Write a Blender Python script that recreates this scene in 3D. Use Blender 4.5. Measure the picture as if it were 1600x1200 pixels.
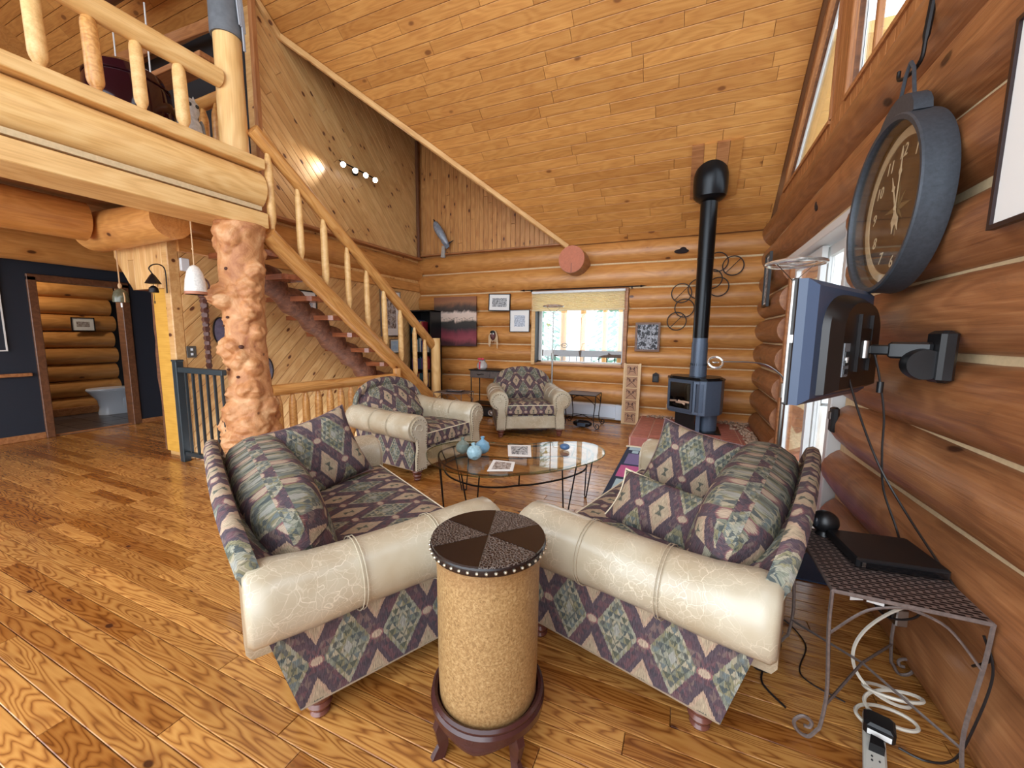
import bpy, math, random
import numpy as np
from mathutils import Vector, Matrix, noise as mnoise
R_ = random.Random(7)
PI = math.pi
for o in list(bpy.data.objects): bpy.data.objects.remove(o, do_unlink=True)
scene = bpy.context.scene
COL = scene.collection
sin, cos = math.sin, math.cos

# ---------------------------------------------------------------- camera
F_PX, YAW, PITCH, ROLL, CAMZ = 620.1, .410917, .120347, .0100084, 1.35
def cam_axes():
    ca, sa = cos(YAW), sin(YAW)
    r = Vector((ca, sa, 0)); fw = Vector((-sa, ca, 0)); u = Vector((0, 0, 1))
    f2 = fw*cos(PITCH) - u*sin(PITCH); u2 = u*cos(PITCH) + fw*sin(PITCH)
    return r*cos(ROLL) + u2*sin(ROLL), u2*cos(ROLL) - r*sin(ROLL), f2
cr, cu, cf = cam_axes()
cd = bpy.data.cameras.new('camera'); cam = bpy.data.objects.new('camera', cd); COL.objects.link(cam)
M = Matrix.Identity(4)
for i in range(3):
    M[i][0] = cr[i]; M[i][1] = cu[i]; M[i][2] = -cf[i]
M.translation = Vector((0, 0, CAMZ))
cam.matrix_world = M
cd.sensor_width = 36; cd.sensor_fit = 'HORIZONTAL'; cd.lens = F_PX*36/1600; cd.clip_start = .02; cd.clip_end = 300
scene.camera = cam
def project(p):
    q = Vector(p) - Vector((0, 0, CAMZ)); d = q.dot(cf)
    if d < .05: return None
    return 800 + F_PX*q.dot(cr)/d, 600 - F_PX*q.dot(cu)/d

# ---------------------------------------------------------------- world, lights, exposure
w = bpy.data.worlds.new('sky'); scene.world = w; w.use_nodes = True
bg = w.node_tree.nodes['Background']; bg.inputs[0].default_value = (.80, .90, 1.0, 1); bg.inputs[1].default_value = 3.4
def area(name, loc, target, sx, sy, power, col=(1, 1, 1)):
    l = bpy.data.lights.new(name, 'AREA'); l.shape = 'RECTANGLE'; l.size = sx; l.size_y = sy; l.energy = power; l.color = col
    o = bpy.data.objects.new(name, l); COL.objects.link(o); o.location = loc
    o.rotation_euler = (Vector(target) - Vector(loc)).to_track_quat('-Z', 'Y').to_euler(); return o
area('rear_window_light', (-1.6, -3.6, 3.0), (-1.8, 4, 1.6), 6.0, 4.5, 215, (.93, .97, 1))
area('rear_left_window_light', (-6.6, -2.4, 1.5), (-4, 3, 1.0), 3.0, 2.0, 60, (1, .99, .96))
scene.view_settings.view_transform = 'Standard'; scene.view_settings.look = 'None'
scene.view_settings.gamma = 1; scene.view_settings.use_curve_mapping = False
scene.view_settings.exposure = 0.0

# ---------------------------------------------------------------- node expression helper
def sc(r, g, b):
    f = lambda c: (c/255/12.92) if c/255 <= .04045 else ((c/255+.055)/1.055)**2.4
    return (f(r), f(g), f(b), 1)
class NT:
    def __init__(s, name, rough=.5, metal=0, spec=.5):
        s.m = bpy.data.materials.new(name); s.m.use_nodes = True; s.t = s.m.node_tree
        s.b = s.t.nodes['Principled BSDF']; s.b.inputs['Roughness'].default_value = rough
        s.b.inputs['Metallic'].default_value = metal; s.b.inputs['Specular IOR Level'].default_value = spec
        s.k = 0
    def n(s, typ, **kw):
        nd = s.t.nodes.new(typ)
        for a, b in kw.items(): setattr(nd, a, b)
        return nd
    def l(s, a, b):
        if isinstance(a, E): a = a.s
        if hasattr(a, 'is_output'): s.t.links.new(a, b)
        else: b.default_value = a
    def math(s, op, *a):
        nd = s.n('ShaderNodeMath', operation=op)
        for i, x in enumerate(a): s.l(x, nd.inputs[i])
        return E(s, nd.outputs[0])
    def xyz(s, v):
        nd = s.n('ShaderNodeSeparateXYZ'); s.l(v, nd.inputs[0]); return [E(s, o) for o in nd.outputs]
    def vec(s, x, y, z=0.0):
        nd = s.n('ShaderNodeCombineXYZ')
        for i, a in enumerate((x, y, z)): s.l(a, nd.inputs[i])
        return nd.outputs[0]
    def coord(s, kind='Object'):
        return s.n('ShaderNodeTexCoord').outputs[kind]
    def rnd(s):
        a = E(s, s.n('ShaderNodeObjectInfo').outputs['Random']); b = E(s, s.n('ShaderNodeNewGeometry').outputs['Random Per Island'])
        return s.math('FRACT', a*1.0 + b*7.3)
    def noise(s, v, scale=1, detail=2, rough=.5, dist=0, out='Fac'):
        nd = s.n('ShaderNodeTexNoise'); s.l(v, nd.inputs['Vector']); nd.inputs['Scale'].default_value = scale
        nd.inputs['Detail'].default_value = detail; nd.inputs['Roughness'].default_value = rough; nd.inputs['Distortion'].default_value = dist
        return E(s, nd.outputs[out]) if out == 'Fac' else nd.outputs[out]
    def voro(s, v, scale=1, feature='F1', out='Distance', rand=1):
        nd = s.n('ShaderNodeTexVoronoi', feature=feature); s.l(v, nd.inputs['Vector']); nd.inputs['Scale'].default_value = scale
        nd.inputs['Randomness'].default_value = rand
        return E(s, nd.outputs[out])
    def white(s, v):
        nd = s.n('ShaderNodeTexWhiteNoise', noise_dimensions='3D'); s.l(v, nd.inputs[0]); return E(s, nd.outputs[0])
    def ramp(s, f, stops, interp='LINEAR'):
        nd = s.n('ShaderNodeValToRGB'); s.l(f, nd.inputs[0]); cr_ = nd.color_ramp; cr_.interpolation = interp
        while len(cr_.elements) > 1: cr_.elements.remove(cr_.elements[-1])
        for i, (p, c) in enumerate(stops):
            e = cr_.elements[0] if i == 0 else cr_.elements.new(p)
            e.position = p; e.color = c
        return nd.outputs[0]
    def mix(s, f, a, b, mode='MIX'):
        nd = s.n('ShaderNodeMix', data_type='RGBA', blend_type=mode); s.l(f, nd.inputs[0]); s.l(a, nd.inputs[6]); s.l(b, nd.inputs[7])
        return nd.outputs[2]
    def step(s, x, a, b):
        nd = s.n('ShaderNodeMapRange', interpolation_type='SMOOTHSTEP'); s.l(x, nd.inputs[0])
        nd.inputs[1].default_value = a; nd.inputs[2].default_value = b; return E(s, nd.outputs[0])
    def color(s, c): s.l(c, s.b.inputs['Base Color']); return s
    def bump(s, h, strength=.3, dist=.01):
        nd = s.n('ShaderNodeBump'); s.l(h, nd.inputs['Height']); nd.inputs['Strength'].default_value = strength; nd.inputs['Distance'].default_value = dist
        s.t.links.new(nd.outputs[0], s.b.inputs['Normal']); return s
class E:
    def __init__(s, nt, sock): s.nt = nt; s.s = sock
    def __add__(s, o): return s.nt.math('ADD', s, o)
    __radd__ = __add__
    def __mul__(s, o): return s.nt.math('MULTIPLY', s, o)
    __rmul__ = __mul__
    def __sub__(s, o): return s.nt.math('SUBTRACT', s, o)
    def __rsub__(s, o): return s.nt.math('SUBTRACT', o, s)
    def __truediv__(s, o): return s.nt.math('DIVIDE', s, o)
    def __lt__(s, o): return s.nt.math('LESS_THAN', s, o)
    def __gt__(s, o): return s.nt.math('GREATER_THAN', s, o)
    def abs(s): return s.nt.math('ABSOLUTE', s)
    def floor(s): return s.nt.math('FLOOR', s)
    def round(s): return s.nt.math('ROUND', s)
    def fract(s): return s.nt.math('FRACT', s)
    def sin(s): return s.nt.math('SINE', s)

# ---------------------------------------------------------------- materials
def wood(name, light, mid, dark, knot=(90, 50, 25), figure=.5, knots=1.0, ksize=.07, kscale=3.2, rough=.45, vary=.35, freq=7, bumpy=.0, coat=0, rm=42.0, pw=1.0, blotch=0):
    n = NT(name, rough)
    x, y, z = n.xyz(n.coord()); r = n.rnd(); r3 = n.white(n.vec(r, r*3.7, 1.0)); off = r*83.0
    ks = n.voro(n.vec(x*.55+off, y*1.0+off, z*1.0), kscale)               # knots: rare cells
    kn = 1.0 - n.step(ks, ksize*.55, ksize)
    halo = 1.0 - n.step(ks, ksize, ksize*3.2)
    big = n.noise(n.vec(x*1.1+off, y*freq+off, z*freq), 1, 2, .5)
    rings = ((big*rm + halo*2.6).sin())*.5 + .5
    if pw != 1: rings = n.math('POWER', rings, pw)
    fine = n.noise(n.vec(x*3+off, y*90, z*90), 1, 3, .6)
    f = n.math('ADD', rings*figure, fine*(1-figure))
    c = n.ramp(f, [(.08, sc(*dark)), (.5, sc(*mid)), (.92, sc(*light))])
    tint = n.ramp(r3, [(0, (1-vary, 1-vary*1.25, 1-vary*1.5, 1)), (.5, (1-vary*.4, 1-vary*.42, 1-vary*.46, 1)), (1, (1, 1, 1, 1))])
    c = n.mix(1.0, c, tint, 'MULTIPLY')
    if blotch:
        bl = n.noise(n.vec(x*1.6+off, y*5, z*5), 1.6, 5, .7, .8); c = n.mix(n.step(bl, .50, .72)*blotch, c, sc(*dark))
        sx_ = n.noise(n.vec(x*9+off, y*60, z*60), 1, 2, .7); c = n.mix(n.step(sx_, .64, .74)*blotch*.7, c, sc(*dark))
    if knots > 0:
        c = n.mix(halo*.45*knots, c, sc(*dark)); c = n.mix(kn*knots, c, sc(*knot))
    n.color(c)
    if bumpy: n.bump(f + big*3.0, bumpy, .006)
    if coat: n.b.inputs['Coat Weight'].default_value = coat; n.b.inputs['Coat Roughness'].default_value = .12
    return n.m
W_FLOOR = wood('pine_floor', (218, 160, 88), (190, 128, 64), (120, 66, 32), (66, 34, 20), .55, 1, .095, 6.5, .26, .50, 10, coat=.3, rm=130, pw=.55)
W_CEIL = wood('fir_ceiling', (224, 166, 96), (206, 144, 76), (176, 112, 56), (112, 62, 30), .22, .8, .09, 2.8, .42, .24, 5, rm=60)
W_PINE = wood('knotty_pine', (242, 204, 146), (226, 178, 116), (196, 142, 84), (96, 52, 28), .22, 1, .16, 7.0, .40, .22, 6)
W_PINE_SHADE = wood('shaded_knotty_pine', (226, 170, 106), (204, 144, 84), (168, 106, 56), (86, 44, 24), .22, 1, .16, 7.0, .40, .20, 6)  # knotty pine again, the shade on the far gable put into its colour
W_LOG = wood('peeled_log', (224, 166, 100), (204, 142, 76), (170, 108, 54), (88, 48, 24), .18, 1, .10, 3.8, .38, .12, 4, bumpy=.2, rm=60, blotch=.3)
W_LOGR = wood('shaded_log', (182, 128, 84), (154, 100, 62), (112, 70, 44), (64, 36, 24), .22, 1, .09, 3.2, .36, .16, 4, bumpy=.5, rm=60, blotch=.5)  # log wood darkened to carry the weak light on the right wall
W_BEAM = wood('pale_log', (248, 212, 150), (234, 188, 122), (206, 154, 88), (122, 70, 34), .25, .9, .05, 2.6, .42, .06, 4)
W_RAIL = wood('rail_pole', (234, 182, 114), (214, 154, 86), (176, 114, 58), (110, 58, 28), .3, 1, .11, 5.5, .34, .14, 10)
W_TREAD = wood('tread_wood', (164, 98, 62), (140, 78, 48), (104, 54, 32), (80, 36, 18), .3, .5, .05, 3, .25, .08, 6, coat=.3)
W_TRIM = wood('trim_wood', (198, 142, 92), (170, 112, 68), (134, 82, 46), (90, 48, 24), .25, .6, .05, 3, .42, .12, 6)
W_DTRIM = wood('dark_trim_wood', (140, 92, 62), (112, 72, 48), (84, 52, 34), (60, 30, 18), .25, .4, .05, 3, .42, .12, 6)
W_YEL = wood('yellow_plywood', (228, 178, 84), (212, 158, 62), (186, 132, 46), (150, 100, 40), .12, .2, .03, 3, .5, .1, 3)
def plain(name, c, rough=.5, metal=0, var=.0, vs=30, spec=.5, bump=0):
    n = NT(name, rough, metal, spec); co = sc(*c)
    if var:
        f = n.noise(n.coord(), vs, 4, .6)
        n.color(n.ramp(f, [(.25, tuple(x*(1-var) for x in co[:3])+(1,)), (.75, tuple(min(1, x*(1+var)) for x in co[:3])+(1,))]))
        if bump: n.bump(f, bump, .004)
    else: n.b.inputs['Base Color'].default_value = co
    return n.m
CHINK = plain('cream_chinking', (206, 180, 140), .8, 0, .12, 40)
BLACK = plain('black_plastic', (22, 22, 24), .35)
BLACKM = plain('black_iron', (34, 30, 30), .45, .6, .2, 40)
DARKM = plain('dark_metal_rail', (48, 56, 60), .4, .2)
IRONBR = plain('brown_wrought_iron', (124, 110, 104), .5, .5, .3, 60)
STOVE = plain('stove_steel', (84, 96, 114), .36, .3, .08, 60)  # bluish sky reflection is mixed into this base colour
PIPE = plain('pipe_steel', (28, 30, 33), .28, .6)
NAVY = plain('navy_paint', (34, 40, 52), .6, 0, .04, 4)
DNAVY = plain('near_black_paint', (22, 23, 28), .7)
WHITE = plain('white_enamel', (224, 228, 232), .35)
WFRAME = plain('white_vinyl', (214, 214, 212), .4)
BLUEW = plain('white_heater_steel', (214, 224, 236), .4)
CHROME = plain('chrome', (224, 222, 216), .22, .75)
STEEL = plain('brushed_steel', (170, 168, 165), .28, 1)
NICKEL = plain('antique_brass_nails', (120, 108, 92), .3, .9)
CREAM = plain('cream_piping', (226, 212, 184), .6)
PORC = plain('porcelain', (226, 232, 240), .15)
PAPER = plain('white_paper', (236, 234, 230), .7)
BURG = plain('burgundy_glaze', (46, 14, 22), .08)
DLEG = plain('mahogany_leg', (64, 34, 32), .2, 0, .15, 20)
CLOCKM = plain('galvanised_clock_rim', (66, 71, 78), .55, .35, .22, 60, bump=.1)
TVB = plain('tv_gloss_black', (26, 20, 18), .34)
TVBEV = plain('tv_bevel_black', (66, 80, 104), .35)
def emit(name, c, s):
    n = NT(name); n.b.inputs['Emission Color'].default_value = c; n.b.inputs['Emission Strength'].default_value = s; n.b.inputs['Base Color'].default_value = c; return n.m
LAMPON = emit('lit_lamp_face', (1, .96, .9, 1), 30)
def glass(name, tint=(1, 1, 1, 1), gloss=.08, rough=.02, fk=.9):
    n = NT(name); t = n.n('ShaderNodeBsdfTransparent'); t.inputs[0].default_value = tint
    g = n.n('ShaderNodeBsdfGlossy'); g.inputs['Roughness'].default_value = rough; g.inputs[0].default_value = (1, 1, 1, 1)
    fr = n.n('ShaderNodeLayerWeight'); fr.inputs[0].default_value = .5      # thin pane: Schlick reflectance, same on both faces
    f = n.math('ADD', n.math('MULTIPLY', n.math('POWER', E(n, fr.outputs['Facing']), 5.0), fk), .04+gloss*.2)
    m = n.n('ShaderNodeMixShader'); n.l(f, m.inputs[0]); n.t.links.new(t.outputs[0], m.inputs[1]); n.t.links.new(g.outputs[0], m.inputs[2])
    n.t.links.new(m.outputs[0], n.t.nodes['Material Output'].inputs[0]); return n.m
PANE = glass('window_glass'); TABLEG = glass('smoked_table_glass', (.84, .80, .70, 1), .1, fk=.5); CLOCKG = glass('clock_glass', (.95, .93, .9, 1), .05, fk=.22)
STOVEG = glass('stove_glass', (.30, .32, .36, 1), .3)
def kilim(name, gain=1.0):
    n = NT(name, .85, 0, .2)
    u, v, _ = n.xyz(n.coord('UV')); U, V = .205, .33
    j = n.noise(n.vec(u*420, v*40), 1, 1) - .5; j2 = n.noise(n.vec(u*60, v*18, 5.0), 1, 1) - .5
    v = v + j*.022; u = u + j2*.006
    fx = (u/U - (u/U).round()).abs(); fy = (v/V - (v/V).round()).abs(); sy = v/V - (v/V).round()
    def g(*c): return sc(*c)
    ch, cw = .0254, .0293
    r = (v/ch).floor(); a = u/cw + r*.5; ca = a.floor(); tri = ((a.fract() - .5).abs()*2.0) < (v/ch).fract()
    hsh = n.white(n.vec(ca, r, tri))
    m = (.5 - fx)*(U/.110) + (.5 - fy)*(V/.190)
    lightc = n.ramp(hsh, [(0, g(144, 142, 126)), (.22, g(120, 122, 108)), (.42, g(158, 148, 126)), (.62, g(128, 122, 96)), (.82, g(106, 106, 98))], 'CONSTANT')
    darkc = n.ramp(hsh, [(0, g(64, 72, 76)), (.5, g(74, 80, 74)), (.8, g(104, 112, 112))], 'CONSTANT')
    plum = n.ramp(hsh, [(0, g(88, 72, 78)), (.4, g(102, 76, 80)), (.65, g(78, 70, 76)), (.85, g(112, 94, 90))], 'CONSTANT')
    ring = (m > .28)*(m < .62)
    mos = n.mix(tri*ring*.8, lightc, darkc)
    mos = n.mix(m < .14, mos, g(150, 148, 138))
    c = n.mix(m > .74, mos, plum)
    d = fx*(U/.054) + fy*(V/.104)
    c = n.mix(d < 1.30, c, g(84, 72, 78))
    c = n.mix(d < 1.0, c, g(172, 146, 124)); c = n.mix(d < .80, c, g(168, 150, 126))
    hg = ((fx*U) < ((fy*V)*.55 + .0025))*((fy*V) < .024)
    c = n.mix(hg, c, g(92, 92, 82))
    e1 = n.math('POWER', fx*(U/.020), 2.0) + n.math('POWER', (.5 - fy)*(V/.015), 2.0)
    e2 = n.math('POWER', (.5 - fx)*(U/.020), 2.0) + n.math('POWER', fy*(V/.015), 2.0)
    for e in (e1, e2): c = n.mix(e < 1.6, c, g(132, 92, 92)); c = n.mix(e < 1.0, c, g(172, 152, 132))
    st = n.noise(n.vec(u*520, v*34, 3.0), 1, 2, .7)
    c = n.mix(1.0, c, n.ramp(st, [(.28, (.42*gain, .41*gain, .42*gain, 1)), (.72, (1.42*gain, 1.42*gain, 1.4*gain, 1))]), 'MULTIPLY')
    n.color(c); n.bump(st, .35, .002); return n.m
KILIM = kilim('kilim_fabric')
def leather():
    n = NT('tan_leather', .30); n.b.inputs['Coat Weight'].default_value = .35; n.b.inputs['Coat Roughness'].default_value = .25; co = n.coord()
    w_ = n.noise(co, 6, 3, .6, 0, 'Color')
    mp = n.n('ShaderNodeMix', data_type='VECTOR'); mp.inputs[0].default_value = .12; n.l(co, mp.inputs[4]); n.l(w_, mp.inputs[5])
    e = n.voro(mp.outputs[1], 17, 'DISTANCE_TO_EDGE'); e2 = n.voro(mp.outputs[1], 45, 'DISTANCE_TO_EDGE')
    cr1 = (1.0 - n.step(e, 0, .022)); cr2 = (1.0 - n.step(e2, 0, .05))
    msk = n.step(n.noise(co, 5, 2), .38, .60)
    big = n.noise(co, 4, 3, .6)
    c = n.ramp(big, [(.3, sc(168, 150, 122)), (.7, sc(192, 182, 160))])
    c = n.mix(cr1*msk*.55, c, sc(236, 224, 200)); c = n.mix(cr2*msk*.32, c, sc(232, 220, 196))
    n.color(c); n.bump(n.noise(co, 90, 3), .12, .002); return n.m
LEATHER = leather()
def burl():
    n = NT('burl_wood', .55); co = n.coord(); a = n.noise(co, 5, 4, .6, 1.0); b = n.noise(co, 38, 4, .7)
    k = n.voro(co, 5.5); kn = 1.0 - n.step(k, .05, .10)
    c = n.ramp(a, [(.3, sc(158, 94, 56)), (.5, sc(196, 136, 86)), (.72, sc(218, 172, 126))])
    c = n.mix(kn*.8, c, sc(96, 50, 34)); n.color(c); n.bump(a*2.0+b, .5, .012); return n.m
BURL = burl()
def gnarl():
    n = NT('stripped_red_log', .6); x, y, z = n.xyz(n.coord()); a = n.noise(n.vec(x*2, y*22, z*22), 1, 4, .7, .6)
    n.color(n.ramp(a, [(.3, sc(84, 48, 32)), (.55, sc(122, 74, 50)), (.75, sc(152, 100, 70))])); n.bump(a, .8, .02); return n.m
GNARL = gnarl()
def drumskin():
    n = NT('drum_leather', .42); co = n.coord(); a = n.noise(co, 130, 3, .7, .6); x, y, z = n.xyz(co)
    e = n.step(z, .58, .66); e2 = 1.0 - n.step(z, .16, .22)
    c = n.ramp(a, [(.3, sc(124, 92, 56)), (.5, sc(156, 122, 78)), (.7, sc(182, 150, 104))])
    c = n.mix(n.math('MAXIMUM', e, e2)*.35, c, sc(116, 72, 38)); n.color(c); n.bump(a, .2, .002); return n.m
DRUM = drumskin()
def croc():
    n = NT('crackled_black_leather', .3); e = n.voro(n.coord(), 105, 'DISTANCE_TO_EDGE'); f = n.step(e, 0, .14)
    n.color(n.mix(f, sc(120, 108, 100), sc(38, 28, 26))); n.bump(f, .4, .002); return n.m
CROC = croc()
BLEATHER = plain('smooth_black_leather', (30, 20, 19), .25, 0, .2, 12)
SILL = plain('sill', (150, 100, 60), .5)
def tilem(name, c, var=.2, rough=.35):
    n = NT(name, rough); r = n.rnd(); co = sc(*c); a = n.noise(n.coord(), 25, 3)
    col = n.ramp(r, [(0, tuple(x*(1-var) for x in co[:3])+(1,)), (1, tuple(min(1, x*(1+var)) for x in co[:3])+(1,))])
    n.color(n.mix(1.0, col, n.ramp(a, [(.3, (.9, .85, .85, 1)), (.7, (1.05, 1.05, 1.05, 1))]), 'MULTIPLY')); return n.m
REDTILE = tilem('red_quarry_tile', (176, 108, 96), .14); GROUT = plain('grout', (226, 196, 178), .8)
SLATE = tilem('slate_tile', (74, 70, 70), .3, .3); PEBBLE = tilem('pebbles', (176, 150, 128), .35, .5)
BOOKM = NT('book_cloth', .5); BOOKM.color(BOOKM.ramp(BOOKM.rnd(), [(0, sc(40, 60, 110)), (.2, sc(150, 40, 50)), (.35, sc(200, 196, 186)), (.5, sc(90, 60, 120)), (.65, sc(40, 90, 100)), (.8, sc(190, 150, 90)), (.92, sc(30, 34, 46))], 'CONSTANT')); BOOKM = BOOKM.m
def weave():
    n = NT('woven_iron_top', .5, .3); x, y, z = n.xyz(n.coord()); r = (y*(1/.013)).floor(); s = ((x*(1/.045)+r*.5).fract() - .5).abs() < .38
    t = ((y*(1/.013)).fract() - .5).abs() < .36
    n.color(n.mix(s*t, sc(132, 112, 104), sc(40, 30, 30))); n.bump(s*t, .8, .004); return n.m
WEAVE = weave()
def art(name, stops, sx=3, sy=3, detail=5, dist=.6, src=None, rough=.6):
    n = NT(name, rough); x, y, z = n.xyz(n.coord('Generated')); f = n.noise(n.vec(x*sx, y*sx, z*sy), 1, detail, .65, dist)
    if src: f = z*src + f*(1-src)
    n.color(n.ramp(f, [(p, sc(*c)) for p, c in stops])); return n.m
A_BIG = art('abstract_canvas_print', [(.15, (70, 40, 44)), (.24, (150, 70, 80)), (.33, (122, 52, 66)), (.40, (48, 46, 46)), (.48, (60, 58, 54)), (.52, (220, 196, 178)), (.62, (226, 204, 190)), (.66, (60, 50, 48)), (.72, (80, 66, 58)), (.80, (156, 106, 74)), (.9, (140, 88, 66))], 3.0, 2.2, 6, .8, .78)
A_BW = art('black_white_photo_print', [(.38, (30, 32, 34)), (.48, (120, 122, 124)), (.55, (226, 228, 230)), (.66, (60, 62, 66))], 12, 12)
A_LIT = art('pale_sketch_print', [(.40, (96, 104, 120)), (.5, (190, 200, 214)), (.6, (226, 228, 234))], 14, 14)
A_ANI = art('grey_wildlife_print', [(.36, (18, 18, 22)), (.48, (60, 60, 66)), (.56, (196, 198, 206)), (.64, (36, 36, 42)), (.72, (150, 130, 118))], 7, 7)
A_COL = art('muted_colour_print', [(.36, (60, 46, 42)), (.48, (150, 130, 116)), (.56, (210, 204, 198)), (.66, (90, 96, 112))], 8, 8)
A_BLU = art('pale_blue_print', [(.3, (150, 190, 224)), (.6, (196, 222, 240))], 4, 4)
def mesh_obj(name, V, Fc, mat, parent=None, uvs=None, smooth=35, mats=None, mi=None, matrix=None):
    me = bpy.data.meshes.new(name); me.from_pydata(V, [], Fc); me.update()
    for m_ in (mats or [mat]): me.materials.append(m_)
    if mi: me.polygons.foreach_set('material_index', mi)
    if uvs is not None:
        ul = me.uv_layers.new(name='UVMap'); li = np.zeros(len(me.loops), dtype=np.int32); me.loops.foreach_get('vertex_index', li)
        ul.data.foreach_set('uv', np.array(uvs, dtype=np.float32)[li].ravel())
    if smooth:
        me.polygons.foreach_set('use_smooth', [True]*len(me.polygons)); me.set_sharp_from_angle(angle=math.radians(smooth))
    o = bpy.data.objects.new(name, me); COL.objects.link(o)
    if parent: o.parent = parent
    if matrix is not None: o.matrix_local = matrix
    return o
def boxuv(o, off=(0, 0), flip=False):
    me = o.data; ul = me.uv_layers.new(name='UVMap') if not me.uv_layers else me.uv_layers[0]
    for p in me.polygons:
        n = p.normal; ax = max(range(3), key=lambda i: abs(n[i]))
        for li in p.loop_indices:
            c = me.vertices[me.loops[li].vertex_index].co
            ul.data[li].uv = ((c.y if ax == 0 else c.x)+off[0], (c.y if ax == 2 else c.z)+off[1])
    return o
class MB:
    def __init__(s): s.v = []; s.f = []; s.uv = []
    def add(s, V, Fc, Mx=None):
        b = len(s.v)
        s.v += [tuple((Mx @ Vector(p)) if Mx is not None else p) for p in V]; s.f += [tuple(i+b for i in f) for f in Fc]; return s
    def box(s, x0, x1, y0, y1, z0, z1, Mx=None):
        return s.add([(x0, y0, z0), (x1, y0, z0), (x1, y1, z0), (x0, y1, z0), (x0, y0, z1), (x1, y0, z1), (x1, y1, z1), (x0, y1, z1)],
                     [(0, 3, 2, 1), (4, 5, 6, 7), (0, 1, 5, 4), (1, 2, 6, 5), (2, 3, 7, 6), (3, 0, 4, 7)], Mx)
    def bbox(s, x0, x1, y0, y1, z0, z1, b=.01, Mx=None):
        # box with chamfered vertical and horizontal edges
        V = []; Fc = []
        def ringz(z, i): return [(x0+i+b*0, y0+i, z)]
        lv = [(z0, b), (z0+b, 0), (z1-b, 0), (z1, b)]
        for z, i in lv:
            a0, a1, c0, c1 = x0+i, x1-i, y0+i, y1-i
            V += [(a0+b, c0, z), (a1-b, c0, z), (a1, c0+b, z), (a1, c1-b, z), (a1-b, c1, z), (a0+b, c1, z), (a0, c1-b, z), (a0, c0+b, z)]
        for k in range(3):
            for i in range(8): Fc.append((k*8+i, k*8+(i+1) % 8, (k+1)*8+(i+1) % 8, (k+1)*8+i))
        Fc.append(tuple(range(7, -1, -1))); Fc.append(tuple(range(24, 32)))
        return s.add(V, Fc, Mx)
    def prism(s, poly, z0, z1, Mx=None):
        n = len(poly); a = sum(poly[i][0]*poly[(i+1) % n][1]-poly[(i+1) % n][0]*poly[i][1] for i in range(n))
        if a < 0: poly = poly[::-1]
        return s.add([(p[0], p[1], z0) for p in poly]+[(p[0], p[1], z1) for p in poly],
                     [tuple(range(n-1, -1, -1)), tuple(range(n, 2*n))]+[(i, (i+1) % n, n+(i+1) % n, n+i) for i in range(n)], Mx)
    def tube(s, pts, r, n=8, closed=False, cap=True, Mx=None):
        pts = [Vector(p) for p in pts]; N = len(pts); rr = r if isinstance(r, (list, tuple)) else [r]*N
        ts = []
        for i in range(N):
            a = pts[(i-1) % N] if (closed or i > 0) else pts[i]; b = pts[(i+1) % N] if (closed or i < N-1) else pts[i]
            t = b-a; ts.append(t.normalized() if t.length > 1e-9 else Vector((0, 0, 1)))
        up = Vector((0, 0, 1)) if abs(ts[0].z) < .9 else Vector((1, 0, 0))
        nv = (up - ts[0]*up.dot(ts[0])).normalized(); V = []; Fc = []
        for i in range(N):
            nv = nv - ts[i]*nv.dot(ts[i])
            nv = nv.normalized() if nv.length > 1e-6 else ts[i].orthogonal().normalized()
            bv = ts[i].cross(nv)
            for k in range(n):
                a = 2*PI*k/n; V.append(tuple(pts[i] + (nv*cos(a)+bv*sin(a))*rr[i]))
        for i in range(N if closed else N-1):
            j = (i+1) % N
            for k in range(n): Fc.append((i*n+k, i*n+(k+1) % n, j*n+(k+1) % n, j*n+k))
        if not closed and cap: Fc.append(tuple(range(n-1, -1, -1))); Fc.append(tuple(range((N-1)*n, N*n)))
        return s.add(V, Fc, Mx)
    def lathe(s, prof, n=20, c=(0, 0, 0), Mx=None, cap=True):
        V = []; Fc = []; P = len(prof)
        for r, z in prof:
            for k in range(n): a = 2*PI*k/n; V.append((c[0]+r*cos(a), c[1]+r*sin(a), c[2]+z))
        for i in range(P-1):
            for k in range(n): Fc.append((i*n+k, i*n+(k+1) % n, (i+1)*n+(k+1) % n, (i+1)*n+k))
        if cap and prof[0][0] > 1e-6: Fc.append(tuple(range(n-1, -1, -1)))
        if cap and prof[-1][0] > 1e-6: Fc.append(tuple(range((P-1)*n, P*n)))
        return s.add(V, Fc, Mx)
    def ell(s, c, r, nu=10, nv=6, Mx=None):
        if not isinstance(r, tuple): r = (r, r, r)
        V = [(c[0], c[1], c[2]-r[2])]; Fc = []
        for j in range(1, nv):
            t = -PI/2+PI*j/nv
            for k in range(nu): a = 2*PI*k/nu; V.append((c[0]+r[0]*cos(t)*cos(a), c[1]+r[1]*cos(t)*sin(a), c[2]+r[2]*sin(t)))
        V.append((c[0], c[1], c[2]+r[2])); L = len(V)-1
        for k in range(nu): Fc.append((0, 1+(k+1) % nu, 1+k)); Fc.append((L, L-nu+k, L-nu+(k+1) % nu))
        for j in range(nv-2):
            for k in range(nu): a = 1+j*nu; Fc.append((a+k, a+(k+1) % nu, a+nu+(k+1) % nu, a+nu+k))
        return s.add(V, Fc, Mx)
    def build(s, name, mat, parent=None, smooth=35, uv=None, matrix=None, kind=None, label=None):
        o = mesh_obj(name, s.v, s.f, mat, parent, None, smooth, matrix=matrix)
        if uv is not None: boxuv(o, uv)
        if kind: o['kind'] = kind
        if label: o['label'] = label
        return o
def tag(o, label=None, cat=None, group=None, kind=None):
    if label: o['label'] = label
    if cat: o['category'] = cat
    if group: o['group'] = group
    if kind: o['kind'] = kind
    return o
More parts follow.
